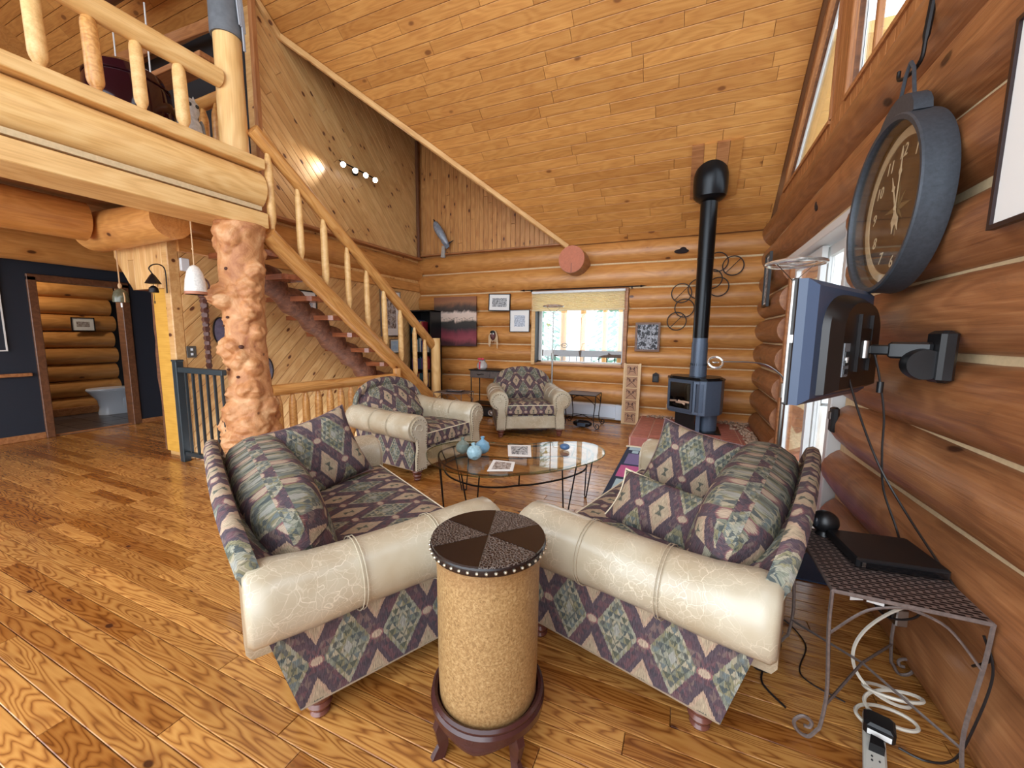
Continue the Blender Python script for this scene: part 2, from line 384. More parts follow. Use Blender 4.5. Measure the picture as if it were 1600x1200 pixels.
def thing(name, label, cat, loc=(0, 0, 0), rz=0, group=None):
    o = bpy.data.objects.new(name, None); COL.objects.link(o); o.empty_display_size = .1; o.location = loc; o.rotation_euler = (0, 0, rz)
    return tag(o, label, cat, group)
def struct(name, mb, mat, **k): return tag(mb.build(name, mat, **k), kind='structure')
def copy_tree(o, parent=None):
    c = o.copy(); COL.objects.link(c)
    if parent: c.parent = parent; c.matrix_parent_inverse = o.matrix_parent_inverse.copy()
    for ch in list(o.children): copy_tree(ch, c)
    return c
def frame(Xa, Ya, Za, t=(0, 0, 0)):
    m_ = Matrix.Identity(4)
    for i in range(3): m_[i][0] = Xa[i]; m_[i][1] = Ya[i]; m_[i][2] = Za[i]; m_[i][3] = t[i]
    return m_
def crom(P, n=6, closed=True):
    P = [Vector(p) for p in P]; N = len(P); out = []
    for i in range(N if closed else N-1):
        g = lambda k: P[k % N] if closed else P[max(0, min(N-1, k))]
        a, b, c, d = g(i-1), g(i), g(i+1), g(i+2)
        for k in range(n):
            t = k/n; out.append(.5*((2*b)+(c-a)*t+(2*a-5*b+4*c-d)*t*t+(3*b-a-3*c+d)*t**3))
    if not closed: out.append(P[-1])
    return out
def clip(poly, a, b, c):   # keep a*x+b*y<=c
    out = []
    for i in range(len(poly)):
        p, q = poly[i], poly[(i+1) % len(poly)]; dp = a*p[0]+b*p[1]-c; dq = a*q[0]+b*q[1]-c
        if dp <= 0: out.append(p)
        if (dp < 0 < dq) or (dq < 0 < dp): t = dp/(dp-dq); out.append((p[0]+(q[0]-p[0])*t, p[1]+(q[1]-p[1])*t))
    return out
def strips(region, ang, width, thick, Mx, mat, parent, lens=(.9, 1.9), gap=.003, phase=0.0, seed=1, name='plank', maxn=300, align=False, cham=.004):
    """boards laid over a convex region given in plane coordinates; each board an object, grain along its local x"""
    rr = random.Random(seed); ca, sa = cos(ang), sin(ang)
    loc = [(p[0]*ca+p[1]*sa, -p[0]*sa+p[1]*ca) for p in region]
    n = len(loc); ar = sum(loc[i][0]*loc[(i+1) % n][1]-loc[(i+1) % n][0]*loc[i][1] for i in range(n))
    if ar < 0: loc = loc[::-1]
    n = len(loc); edges = []
    for i in range(n):
        p, q = loc[i], loc[(i+1) % n]; a, b = q[1]-p[1], -(q[0]-p[0]); L = math.hypot(a, b)
        if L > 1e-6: edges.append((a/L, b/L, (a*p[0]+b*p[1])/L))
    v0, v1 = min(p[1] for p in loc), max(p[1] for p in loc); pieces = []
    Ml = Mx @ Matrix.Rotation(ang, 4, 'Z')
    k = math.floor((v0-phase)/width)
    while phase+k*width < v1:
        va, vb = phase+k*width+gap/2, phase+(k+1)*width-gap/2
        full = [(-99, va), (99, va), (99, vb), (-99, vb)]
        for e in edges: full = clip(full, *e) if full else full
        k += 1
        if len(full) < 3: continue
        u0, u1 = min(p[0] for p in full), max(p[0] for p in full); u = u0 if align else u0 - rr.uniform(0, lens[0])
        while u < u1:
            L = rr.uniform(*lens); pc = clip(clip(full, -1, 0, -(u+gap/2)), 1, 0, u+L-gap/2); u += L
            if len(pc) < 3: continue
            if max(p[0] for p in pc)-min(p[0] for p in pc) < .01: continue
            pieces.append(pc)
    def key(pc):
        c = Ml @ Vector((sum(p[0] for p in pc)/len(pc), sum(p[1] for p in pc)/len(pc), 0)); vis_ = False
        for p in pc+[(sum(p[0] for p in pc)/len(pc), sum(p[1] for p in pc)/len(pc))]:
            s_ = project(Ml @ Vector((p[0], p[1], 0)))
            if s_ and -5 < s_[0] < 1605 and -5 < s_[1] < 1205: vis_ = True
        return (0 if vis_ else 1, (c-Vector((0, 0, CAMZ))).length)
    pieces.sort(key=key); rest = MB(); objs = []
    for i, pc in enumerate(pieces):
        mb = MB() if i < maxn else rest
        cx, cy = sum(p[0] for p in pc)/len(pc), sum(p[1] for p in pc)/len(pc)
        q = [(cx+(p[0]-cx)*max(0, 1-cham/max(.02, abs(p[0]-cx))), cy+(p[1]-cy)*max(0, 1-cham/max(.02, abs(p[1]-cy)))) for p in pc]
        m_ = len(pc); th = thick + rr.uniform(-.0006, .0006)
        V = [(p[0], p[1], 0) for p in pc]+[(p[0], p[1], th-cham*.6) for p in pc]+[(p[0], p[1], th) for p in q]
        sgn = sum(pc[j][0]*pc[(j+1) % m_][1]-pc[(j+1) % m_][0]*pc[j][1] for j in range(m_)) > 0
        Fc = [tuple(range(m_-1, -1, -1)), tuple(range(2*m_, 3*m_))]
        for lv in (0, 1):
            Fc += [(lv*m_+j, lv*m_+(j+1) % m_, (lv+1)*m_+(j+1) % m_, (lv+1)*m_+j) for j in range(m_)]
        if not sgn: Fc = [f[::-1] for f in Fc]
        mb.add(V, Fc)
        if i < maxn: objs.append(mb.build(name, mat, parent, smooth=0, matrix=Ml))
    if rest.v: rest.build(name, mat, parent, smooth=0, matrix=Ml, kind='stuff')
    return objs
def log_mesh(L, r0, r1=None, seed=0, n=18, seg=None, wob=.012, taper_end=0.0):
    rr = random.Random(seed); r1 = r1 or r0; seg = seg or max(3, int(L/.35)); mb = MB(); pts = []; rad = []
    ph = [rr.uniform(0, 6.28) for _ in range(4)]
    for i in range(seg+1):
        t = i/seg; x = L*t
        pts.append((x, wob*.5*sin(x*1.3+ph[0]), wob*.5*sin(x*1.1+ph[1])))
        rad.append((r0+(r1-r0)*t)*(1+wob*1.5*sin(x*2.1+ph[2])+wob*sin(x*4.7+ph[3])))
    if taper_end:
        e = taper_end; pts = [(-.0, 0, 0)]+[(e*.35, 0, 0)]+pts[1:-1]+[(L-e*.35, 0, 0), (L, 0, 0)]; rad = [rad[0]*.55, rad[0]*.93]+rad[1:-1]+[rad[-1]*.93, rad[-1]*.55]
    mb.tube(pts, rad, n); return mb
def axis_matrix(p0, p1, roll=0):
    p0, p1 = Vector(p0), Vector(p1); d = (p1-p0).normalized(); up = Vector((0, 0, 1)) if abs(d.z) < .95 else Vector((0, 1, 0))
    y = up.cross(d).normalized(); z = d.cross(y); return frame(d, y, z, p0) @ Matrix.Rotation(roll, 4, 'X')
def add_log(name, p0, p1, r0, r1=None, mat=None, parent=None, seed=0, **k):
    L = (Vector(p1)-Vector(p0)).length
    return log_mesh(L, r0, r1, seed, **k).build(name, mat or W_LOG, parent, matrix=axis_matrix(p0, p1, seed*1.7))
# ================================================================ THE SETTING
FRAME_Z = Matrix.Identity(4)
# --- floor
WELL = (-4.78, -3.98, 2.44, 4.62)          # stairwell opening
fl = MB()
for a in ((-7.45, -4.78, -1.5, 6.6), (-3.98, 1.1, -1.5, 6.6), (-4.78, -3.98, -1.5, 2.44), (-4.78, -3.98, 4.62, 6.6)): fl.box(*a, -.12, -.02)
FLOOR = struct('floor', fl, W_FLOOR, smooth=0)
PW = .083
for reg, mx, sd, ph in (([(-3.98, .2), (1.0, .2), (1.0, 6.5), (-3.98, 6.5)], 205, 3, .03), ([(-7.42, .2), (-3.98, .2), (-3.98, 2.44), (-7.42, 2.44)], 80, 5, .03),
                    ([(-7.42, 2.44), (-5.3, 2.44), (-5.3, 4.0), (-7.42, 4.0)], 15, 6, .03)):
    strips(reg, 0, PW, .02, Matrix.Translation((0, 0, -.02)), W_FLOOR, FLOOR, lens=(.7, 1.7), gap=.0026, phase=ph, seed=sd, maxn=mx, cham=.0022)
bf = MB().box(-9.3, -7.45, .5, 4.6, -.12, -.012); FLB = struct('floor_bathroom', bf, plain('dark_grout', (40, 36, 36), .8), smooth=0)
strips([(-9.25, 1.6), (-7.46, 1.6), (-7.46, 4.4), (-9.25, 4.4)], 0, .32, .012, Matrix.Translation((0, 0, -.012)), SLATE, FLB, lens=(.319, .321), gap=.006, seed=2, name='tile', maxn=60)
# --- ceiling: main slope, rising from the far wall
KS = .79; CS = 1/math.hypot(1, KS)
def rz(y): return 2.82+(6.5-y)*KS
Uc = Vector((1, 0, 0)); Vc = Vector((0, CS, -KS*CS)); Nc = Uc.cross(Vc)      # Nc points up/out ; use negative for the underside
Mc = frame(Uc, -Vc, -Nc, (0, 6.5, 2.82))
cb = MB()
def cpt(x, y, up=.0): return (x, y, rz(y)+up)
def slab(mb, pts, d=.16):
    n = len(pts); mb.add(list(pts)+[(p[0], p[1], p[2]+d) for p in pts], [tuple(range(n)), tuple(range(2*n-1, n-1, -1))]+[((i+1) % n, i, n+i, n+(i+1) % n) for i in range(n)])
slab(cb, [cpt(-1.88, 6.75, .022), cpt(1.08, 6.75, .022), cpt(1.08, 1.2, .022), cpt(-9.5, 1.2, .022), cpt(-9.5, 3.65, .022), cpt(-4.88, 3.68, .022), cpt(-1.9, 6.5, .022)])
slab(cb, [(-1.88, 6.75, 2.85), (-1.9, 6.5, 2.86), (-4.88, 3.68, 5.07), (-4.9, 6.75, 5.1)])
slab(cb, [(1.08, 1.2, rz(1.2)+.02), (-9.5, 1.2, rz(1.2)+.02), (-9.5, -1.2, rz(3.6)), (1.08, -1.2, rz(3.6))][::-1])
CEIL = struct('ceiling', cb, plain('ceiling_backing', (120, 78, 44), .8), smooth=0)
def cs(x, y): return (x, (6.5-y)/CS)
strips([cs(-1.86, 6.5), cs(.93, 6.5), cs(.93, 3.2), cs(-4.80, 3.2), cs(-4.80, 3.72)], 0, .13, .02, Mc @ Matrix.Translation((0, 0, -.022)), W_CEIL, CEIL, lens=(.7, 1.9), gap=.004, seed=11, maxn=200)
strips([cs(-9.3, 3.5), cs(-4.80, 3.5), cs(-4.80, 1.3), cs(-9.3, 1.3)], 0, .13, .02, Mc @ Matrix.Translation((0, 0, -.022)), W_CEIL, CEIL, lens=(.9, 2.0), gap=.004, seed=12, maxn=90)
strips([cs(-4.80, 3.2), cs(.93, 3.2), cs(.93, 1.3), cs(-4.80, 1.3)], 0, .13, .02, Mc @ Matrix.Translation((0, 0, -.022)), W_CEIL, CEIL, lens=(1.5, 2.6), gap=.004, seed=13, maxn=0)
# valley trim and wall trims
def beam(name, p0, p1, wd, th, mat, side=None, roll=0, parent=None):
    L = (Vector(p1)-Vector(p0)).length
    return MB().bbox(0, L, -wd/2, wd/2, -th/2, th/2, .006).build(name, mat, parent, matrix=axis_matrix(p0, p1, roll), smooth=0)
tag(beam('trim_1', (-1.86, 6.47, 2.80), (-4.79, 3.72, 4.97), .05, .07, W_PINE), kind='structure')
tag(beam('trim_2', (-4.775, 3.74, 4.95), (-4.775, 1.8, 4.95+1.94*KS), .05, .06, W_PINE), kind='structure')
tag(beam('trim_3', (-4.77, 3.39, 2.75), (-4.77, 3.39, 5.2), .06, .06, W_TRIM), kind='structure')
tag(beam('trim_4', (-4.77, 6.43, 2.78), (-4.77, 6.43, 4.9), .05, .05, W_DTRIM), kind='structure')
# --- far wall
SF = [-.06, .25, .60, .90, 1.20, 1.52, 1.80, 2.12, 2.50, 2.84]
fw_ = MB()
for a in ((-4.95, 1.25, 6.555, 6.75, -.1, .9), (-4.95, -2.40, 6.555, 6.75, .9, 2.12), (-.92, 1.25, 6.555, 6.75, .9, 2.12), (-4.95, 1.25, 6.555, 6.75, 2.12, 2.84), ): fw_.box(*a)
fw_.prism([(-4.95, 2.84), (-1.8, 2.84), (-4.95, 5.1)], -6.75, -6.56, frame((1, 0, 0), (0, 0, 1), (0, -1, 0)))
WF = struct('wall_far', fw_, CHINK, smooth=0)
for i in range(9):
    a, b = SF[i], SF[i+1]; r = (b-a)/2+.008; zc = (a+b)/2; yc = 6.455+.172
    segs = [(-4.95, 1.1)] if not (3 <= i <= 6) else [(-4.95, -2.46), (-.85, 1.1)]
    for s_ in segs:
        rr_ = r/.172
        o = log_mesh(s_[1]-s_[0], .172, .172, seed=i*3+int(s_[0]), n=20, wob=.008).build('log', W_LOG, WF, matrix=frame((1, 0, 0), (0, 1, 0), (0, 0, 1), (s_[0], yc, zc)) @ Matrix.Diagonal((1, 1, rr_, 1)))
Mg = frame((0, 0, 1), (1, 0, 0), (0, -1, 0) if False else (0, 1, 0), (0, 6.56, 0))
Mg = frame((0, 0, 1), (-1, 0, 0), (0, -1, 0), (0, 6.56, 0))      # u up, v towards -x, normal towards the room
strips([(2.83, 1.80), (2.83, 4.82), (5.06, 4.82)], 0, .088, .02, Mg, W_PINE_SHADE, WF, lens=(3, 4), gap=.005, seed=4, maxn=60)
tag(beam('trim_5', (-4.8, 6.50, 2.85), (-1.95, 6.50, 2.85), .09, .03, W_TRIM), kind='structure')
# purlin stub with its sawn end
stub = thing('purlin_stub', 'thick log beam end sawn flat, sticking out above the blind of the far window', 'log', (-1.70, 6.5, 2.54))
add_log('stub_log', (0, .2, 0), (0, -.34, 0), .215, .205, W_LOGR, stub, 3, n=28)
MB().lathe([(0, 0), (.203, 0), (.203, .012), (0, .014)], 28).build('sawn_end', plain('sawn_end_grain', (186, 112, 84), .7, 0, .12, 30), stub, matrix=Matrix.Translation((0, -.34, 0)) @ Matrix.Rotation(PI/2, 4, 'X'), label='reddish sawn end grain')
MB().box(-.003, .003, -.005, 0, -.20, -.06).build('check_crack', BLACK, stub, matrix=Matrix.Translation((0, -.352, 0)))
# --- right wall
SR = [-.04, .33, .65, .96, 1.29, 1.61, 1.92, 2.24, 2.59, 2.94]
rw = MB(); DY0, DY1 = 3.27, 4.98
for a in ((.972, 1.2, -1.3, DY0-.06, -.1, 2.2), (.972, 1.2, DY1+.02, 6.7, -.1, 2.2), (.972, 1.2, -1.3, 6.7, 2.2, 2.94), (1.0, 1.2, DY0-.06, DY0+.02, -.1, 2.2)): rw.box(*a)
RWALL = struct('wall_right', rw, CHINK, smooth=0)
for i in range(9):
    a, b = SR[i], SR[i+1]; r = (b-a)/2+.004; zc = (a+b)/2
    segs = [(-1.3, 6.5)] if i > 6 else [(-1.3, DY0-.04+.05*sin(i*2.3)), (DY1+.02, 6.5)]
    for s_ in segs:
        L = s_[1]-s_[0]
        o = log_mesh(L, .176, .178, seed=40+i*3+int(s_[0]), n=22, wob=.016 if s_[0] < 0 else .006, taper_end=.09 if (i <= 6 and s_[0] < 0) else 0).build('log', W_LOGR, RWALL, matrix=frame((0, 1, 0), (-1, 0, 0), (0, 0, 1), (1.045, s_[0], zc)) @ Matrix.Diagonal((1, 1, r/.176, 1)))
# boarded gable above the logs with two windows
Mr = frame((0, 0, 1), (0, 1, 0), (-1, 0, 0), (1.0, 0, 0))   # u up, v = y, normal into the room
def rzz(y): return rz(y)+.02
W1 = (4.20, 5.42); Z1 = 3.12; RB = .20     # small window: bottom z, rafter band below the roof
W2 = (2.2, 3.86)
def up(y): return rzz(y)-RB
yA = 6.5-(Z1+RB-2.84)/KS
regs = [[(2.94, -1.2), (Z1, -1.2), (Z1, yA+.2), (2.94, 6.3)],
        [(Z1, W1[0]-.34), (Z1, W1[0]), (rzz(W1[0]), W1[0]), (rzz(W1[0]-.34), W1[0]-.34)],
        [(up(W1[0]), W1[0]), (rzz(W1[0]), W1[0]), (rzz(yA+.0), yA+.0), (up(yA), yA)],
        [(up(W2[0]), W2[0]), (rzz(W2[0]), W2[0]), (rzz(W2[1]), W2[1]), (up(W2[1]), W2[1])],
        [(Z1, 1.3), (rzz(1.3), 1.3), (rzz(W2[0]), W2[0]), (Z1, W2[0])]]
for k, rg in enumerate(regs):
    strips(rg, 0, .11, .03, Mr, W_TRIM, RWALL, lens=(2, 3), gap=.003, seed=20+k, maxn=40)
    rb = MB().prism([(p[0], p[1]) for p in rg], -.05, -.001, Mr); rb.build('wall_backing', W_DTRIM, RWALL, smooth=0)
def window_trap(name, y0, y1, z0, inset, seed):
    top = lambda y: up(y)
    t = tag(MB().prism([(z0-.03, y0), (z0, y0), (z0, y1), (z0-.03, y1)], -.1, .045, Mr).build(name, W_TRIM, smooth=0), kind='structure')
    P = [(z0, y0), (top(y0), y0), (max(z0, top(y1)), y1)] + ([(z0, y1)] if top(y1) > z0+.02 else [])
    cx, cy = sum(p[0] for p in P)/len(P), sum(p[1] for p in P)/len(P)
    for i in range(len(P)):
        a, b = Vector(Mr @ Vector((P[i][0], P[i][1], 0))), Vector(Mr @ Vector((P[(i+1) % len(P)][0], P[(i+1) % len(P)][1], 0)))
        beam('window_trim', a+Vector((-.03, 0, 0)), b+Vector((-.03, 0, 0)), .028, .026, W_TRIM, parent=t)
        beam('sash', a.lerp(Mr @ Vector((cx, cy, 0)), .04)+Vector((.035, 0, 0)), b.lerp(Mr @ Vector((cx, cy, 0)), .04)+Vector((.035, 0, 0)), .02, .02, WFRAME, parent=t)
    MB().prism(P, -.045, -.040, Mr).build('pane', PANE, t, smooth=0)
    return t
w2 = window_trap('window_2', W1[0], yA, Z1, .05, 1)
w3 = window_trap('window_3', W2[0], W2[1], Z1, .05, 2)
beam('mullion', (1.05, 3.62, Z1), (1.05, 3.62, up(3.62)), .04, .04, W_TRIM, parent=w3)
beam('mullion', (1.05, 2.9, Z1), (1.05, 2.9, up(2.9)), .04, .04, WFRAME, parent=w3)
# roof overhang outside and soffit beam; sunlight is put into the overhang colour
ov = MB(); slab(ov, [cpt(1.09, 6.9, .02), cpt(2.3, 6.9, .02), cpt(2.3, 4.9, .02), cpt(1.09, 4.9, .02)], .1)
tag(ov.build('roof_overhang', plain('sunlit_soffit_pine', (250, 204, 130), .6, 0, .06, 6), smooth=0), 'boarded roof overhang seen orange through the small gable window', 'roof')
tag(add_log('outrigger_log', (1.3, 6.3, 2.75), (2.4, 6.3, 2.75), .14, .14, W_BEAM, None, 8), 'round outrigger log outside the small gable window', 'log')
# sliding door
dr = tag(MB().bbox(.90, 1.06, DY0-.045, DY0+.02, .0, 2.15, .006).build('door_1', WFRAME, smooth=0), kind='structure')
MB().bbox(.90, 1.06, DY0-.045, DY1, 2.11, 2.18, .006).build('door_head', WFRAME, dr, smooth=0)
MB().bbox(.93, 1.06, DY1-.05, DY1+.02, 0, 2.15, .006).build('door_jamb', W_TRIM, dr, smooth=0)
MB().bbox(.96, 1.12, DY0, DY1, 0, .05, .006).build('door_sill', WFRAME, dr, smooth=0)
for y0, y1, x in ((DY0+.03, 4.16, 1.05), (4.06, DY1-.05, .99)):
    s_ = MB()
    s_.box(x-.02, x+.02, y0, y0+.07, .05, 2.1); s_.box(x-.02, x+.02, y1-.07, y1, .05, 2.1); s_.box(x-.02, x+.02, y0+.07, y1-.07, .05, .14); s_.box(x-.02, x+.02, y0+.07, y1-.07, 2.02, 2.1)
    so = s_.build('door_sash', WFRAME, dr, smooth=0); MB().box(x-.003, x+.003, y0+.07, y1-.07, .14, 2.02).build('pane', PANE, so, smooth=0)
MB().box(.945, .97, 4.08, 4.11, .95, 1.2).build('door_handle', STEEL, dr, smooth=0)
# --- left wall with diagonal boards
lw = MB(); lw.box(-5.25, -4.82, 2.45, 6.7, -2.4, 2.84); lw.box(-4.95, -4.82, 3.4, 6.7, 2.84, 5.1)
LW = struct('wall_left', lw, W_PINE, smooth=0)
Ml_ = frame((0, 1, 0), (0, 0, 1), (1, 0, 0), (-4.82, 0, 0))
strips([(2.46, -1.0), (6.45, -1.0), (6.45, 2.18), (2.46, 2.18)], PI/4, .128, .02, Ml_, W_PINE, LW, lens=(2.2, 4), gap=.005, seed=31, maxn=130)
strips([(3.42, 2.80), (6.45, 2.80), (6.45, 4.97), (3.42, 4.97)], -PI/4, .105, .02, Ml_, W_PINE, LW, lens=(2.2, 4), gap=.005, seed=32, maxn=130)
strips([(3.42, 4.97), (3.76, 4.97), (3.42, 5.22)], -PI/4, .105, .02, Ml_, W_PINE, LW, lens=(2.2, 4), gap=.005, seed=33, maxn=20)
o = add_log('log', (-4.93, 2.45, 2.55), (-4.93, 6.5, 2.55), .215, .205, W_LOG, LW, 51, n=24)
beam('ledge_board', (-4.80, 2.45, 2.25), (-4.80, 6.45, 2.25), .06, .16, W_LOG, parent=LW)
beam('ledge_cap', (-4.77, 3.4, 2.78), (-4.77, 6.45, 2.78), .14, .04, W_TRIM, parent=LW)
# end face of that wall: yellow board with a waney edge and a pine casing
YE = tag(MB().box(-5.20, -4.90, 2.40, 2.45, 0.06, 2.2).build('trim_6', W_YEL, smooth=0), kind='structure')
rj = random.Random(4); P = [(-5.19, .06)]+[(-5.24-.04*rj.random(), .06+2.14*i/16) for i in range(17)]+[(-5.19, 2.2)]
MB().prism(P, -2.45, -2.405, frame((1, 0, 0), (0, 0, 1), (0, -1, 0))).build('waney_edge', W_DTRIM, YE, smooth=0)
tag(MB().bbox(-4.90, -4.80, 2.36, 2.46, 0, 2.3, .008).build('trim_7', W_PINE, smooth=0), kind='structure')
# --- dark wall with the bathroom doorway (plane x = -7.4)
dw = MB()
BY0, BY1 = 2.22, 3.06
for a in ((-7.55, -7.42, -1.5, BY0, 0, 2.9), (-7.55, -7.42, BY1, 4.6, 0, 2.9), (-7.55, -7.42, BY0, BY1, 1.98, 2.9)): dw.box(*a)
DW = struct('wall_hall', dw, NAVY, smooth=0)
tag(MB().box(-7.42, -5.25, 4.1, 4.2, 0, 2.6).build('wall_hall_end', DNAVY, smooth=0), kind='structure')
bd = tag(MB().bbox(-7.57, -7.39, BY0-.06, BY0+.02, 0, 2.02, .006).build('door_2', W_DTRIM, smooth=0), kind='structure')
MB().bbox(-7.57, -7.39, BY1-.02, BY1+.07, 0, 2.02, .006).build('door_casing', W_DTRIM, bd, smooth=0)
MB().bbox(-7.57, -7.39, BY0-.06, BY1+.07, 1.97, 2.05, .006).build('door_casing', W_DTRIM, bd, smooth=0)
MB().box(-7.50, -7.46, BY0-.0, BY1, 0, .015).build('threshold', W_TRIM, bd, smooth=0)
for y in (3.42, 3.62): tag(MB().bbox(-7.42, -7.36, y, y+.10, 0, 2.05, .006).build('trim_8', W_DTRIM, smooth=0), kind='structure')
tag(MB().bbox(-7.42, -7.395, -1.5, BY0-.06, 0, .08, .006).build('baseboard_hall', W_TRIM, smooth=0), kind='structure')
tag(MB().bbox(-7.42, -7.395, BY1+.07, 3.42, 0, .06, .006).build('baseboard_hall_end', W_TRIM, smooth=0), kind='structure')
# bathroom log wall beyond
bw = MB().box(-9.45, -9.22, .5, 3.95, 0, 2.6).box(-9.3, -7.55, 4.4, 4.5, 0, 2.6).box(-9.3, -7.55, .4, .5, 0, 2.6)
BW = struct('wall_bathroom', bw, DNAVY, smooth=0)
for i in range(9): add_log('log', (-9.25, .6, .14+.27*i), (-9.25, 3.62+.03*sin(i*3), .14+.27*i), .143, .138, W_LOG, BW, 70+i, n=18, wob=.008)
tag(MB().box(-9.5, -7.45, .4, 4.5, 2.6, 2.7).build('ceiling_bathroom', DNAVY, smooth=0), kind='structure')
tag(MB().bbox(-9.12, -9.08, .6, 4.3, .0, .12, .006).build('baseboard_bathroom', W_TRIM, smooth=0), kind='structure')
l = bpy.data.lights.new('bathroom_fill', 'POINT'); l.energy = 42; l.color = (1, .84, .66); l.shadow_soft_size = .1
o = bpy.data.objects.new('bathroom_fill', l); COL.objects.link(o); o.location = (-8.5, 2.2, 2.35)  # unseen fill lamp, strengthened to brighten the toilet and log wall
# --- loft
lf = MB().box(-9.3, -4.12, -1.2, 2.72, 2.62, 2.95).box(-9.3, -4.95, 2.72, 4.1, 2.62, 2.95)
LF = struct('floor_loft', lf, W_CEIL, smooth=0)
Mu = frame((0, 1, 0), (1, 0, 0), (0, 0, -1), (0, 0, 2.62))
strips([(-.4, -7.4), (4.05, -7.4), (4.05, -5.0), (2.7, -4.98), (2.7, -4.15), (-.4, -4.15)], 0, .13, .02, Mu, W_TRIM, LF, lens=(1.2, 2.4), gap=.004, seed=60, maxn=60)
def single(name, label, cat, p0, p1, r0, r1, mat, seed, **k): return tag(add_log(name, p0, p1, r0, r1, mat, None, seed, **k), label, cat)
single('loft_edge_log', 'long pale log along the loft edge under the loft railing', 'log', (-4.06, -1.2, 2.765), (-4.06, 2.80, 2.765), .19, .185, W_BEAM, 61, n=28, wob=.006)
tag(beam('loft_flat_beam', (-4.10, -1.2, 2.4575), (-4.10, 2.80, 2.4575), .44, .145, W_BEAM), 'flat sawn pine beam below the loft edge log, resting on the burl post', 'beam')
tag(MB().box(-3.93, -3.885, -1.2, 2.74, 2.545, 2.585).build('chinking_strip', CHINK, smooth=0), 'white chinking line between loft log and flat beam', 'chinking')
tag(beam('loft_sill_board', (-4.05, -1.2, 2.9925), (-4.05, 2.80, 2.9925), .34, .095, W_BEAM), 'pale sill board on the loft edge under the balusters', 'board')
single('under_loft_log', 'round log under the loft running along above the dark hall wall', 'log', (-7.1, -1.2, 2.36), (-7.1, 4.1, 2.36), .20, .2, W_LOG, 62, n=24)
single('under_loft_log', 'shorter log under the loft beside the flat beam, ending at the cross log', 'log', (-5.35, -1.2, 2.40), (-5.35, 1.98, 2.40), .19, .18, W_LOG, 63, n=24)
single('cross_log', 'short cross log lying on the boarded bracket under the loft', 'log', (-5.70, 2.19, 2.37), (-4.34, 2.19, 2.37), .19, .17, W_LOG, 64, n=24)
# boarded bracket
br = thing('boarded_bracket', 'boarded pine bracket with cut corner under the cross log', 'panel', (-5.3, 2.38, 2.0))
strips([(-.50, .34), (-.50, .16), (-.18, -.20), (.40, -.20), (.40, .34)], PI/2, .12, .02, frame((1, 0, 0), (0, 0, 1), (0, -1, 0), (0, .0, 0)), W_PINE, br, lens=(2, 3), gap=.003, seed=5, maxn=20)
MB().prism([(-.5, .34), (-.5, .16), (-.18, -.2), (.4, -.2), (.4, .34)], -.10, 0, frame((1, 0, 0), (0, 0, 1), (0, -1, 0), (0, .0, 0))).build('bracket_core', W_TRIM, br, smooth=0)
# loft rear: dark wall, fascia
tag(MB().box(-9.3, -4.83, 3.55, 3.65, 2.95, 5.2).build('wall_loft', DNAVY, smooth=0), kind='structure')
tag(MB().box(-9.5, -9.3, -1.2, 3.65, 2.95, 6.5).build('wall_loft_side', W_CEIL, smooth=0), kind='structure')
tag(beam('fascia_board', (-8.4, 3.3, 5.16), (-4.9, 3.3, 4.95), .04, .14, W_TRIM), 'brown fascia board above the dark opening in the loft', 'board')
single('loft_tie_log', 'dark tie log under the loft ceiling', 'log', (-6.6, 2.75, 5.28), (-4.5, 2.75, 5.28), .15, .15, W_DTRIM, 66, n=18)
# --- baseboard heater
hb = thing('baseboard_heater', 'long white baseboard heater under the far window', 'heater', (-1.7, 6.46, 0))
P = [(0, .03), (.0, .26), (-.035, .27), (-.07, .24), (-.075, .06), (-.05, .03)]
MB().prism(P, -1.0, .85, frame((0, 1, 0), (0, 0, 1), (1, 0, 0))).build('casing', BLUEW, hb, smooth=0)
MB().box(-1.0, .85, -.078, -.05, .05, .062).build('lower_lip', STEEL, hb, smooth=0); MB().box(-1.0, .85, -.07, -.06, .222, .23).build('grille_slot', BLACK, hb, smooth=0)
MB().bbox(.72, .87, -.08, 0, .03, .27, .006).build('end_cap', BLUEW, hb, smooth=0)
# --- far window
WX0, WX1 = -2.39, -.92
wf = tag(MB().bbox(WX0-.07, WX0+.0, 6.44, 6.72, .86, 2.12, .008).build('window_1', W_PINE, smooth=0), kind='structure')
MB().bbox(WX1, WX1+.06, 6.46, 6.72, .86, 2.12, .008).build('window_casing', W_TRIM, wf, smooth=0)
MB().bbox(WX0, WX1, 6.46, 6.72, .86, .895, .008).build('window_sill', W_TRIM, wf, smooth=0)
MB().bbox(WX0, WX1, 6.46, 6.72, 2.09, 2.12, .008).build('window_head', W_TRIM, wf, smooth=0)
s_ = MB(); s_.box(WX0, WX0+.05, 6.64, 6.70, .9, 2.09); s_.box(WX1-.04, WX1, 6.64, 6.70, .9, 2.09); s_.box(WX0, WX1, 6.64, 6.70, .895, .93); s_.box(WX0, WX1, 6.64, 6.70, 2.05, 2.09)
s_.build('window_frame', WFRAME, wf, smooth=0); MB().box(WX0+.05, WX1-.04, 6.665, 6.67, .93, 2.05).build('pane', PANE, wf, smooth=0)
MB().box(WX0-.005, WX0+.004, 6.45, 6.64, .9, 2.1).build('window_seal', BLACK, wf, smooth=0)
bl = thing('cellular_blind', 'cream pleated blind pulled down over the top of the far window', 'blind', (-1.67, 6.42, 1.77))
MB().bbox(-.77, .77, -.03, .03, .285, .325, .006).build('headrail', WFRAME, bl, smooth=0)
nb = NT('cream_blind_fabric', .8); nb.b.inputs['Base Color'].default_value = sc(246, 236, 210)
tr_ = nb.n('ShaderNodeBsdfTranslucent'); tr_.inputs[0].default_value = sc(255, 244, 214); mx_ = nb.n('ShaderNodeMixShader'); mx_.inputs[0].default_value = .6
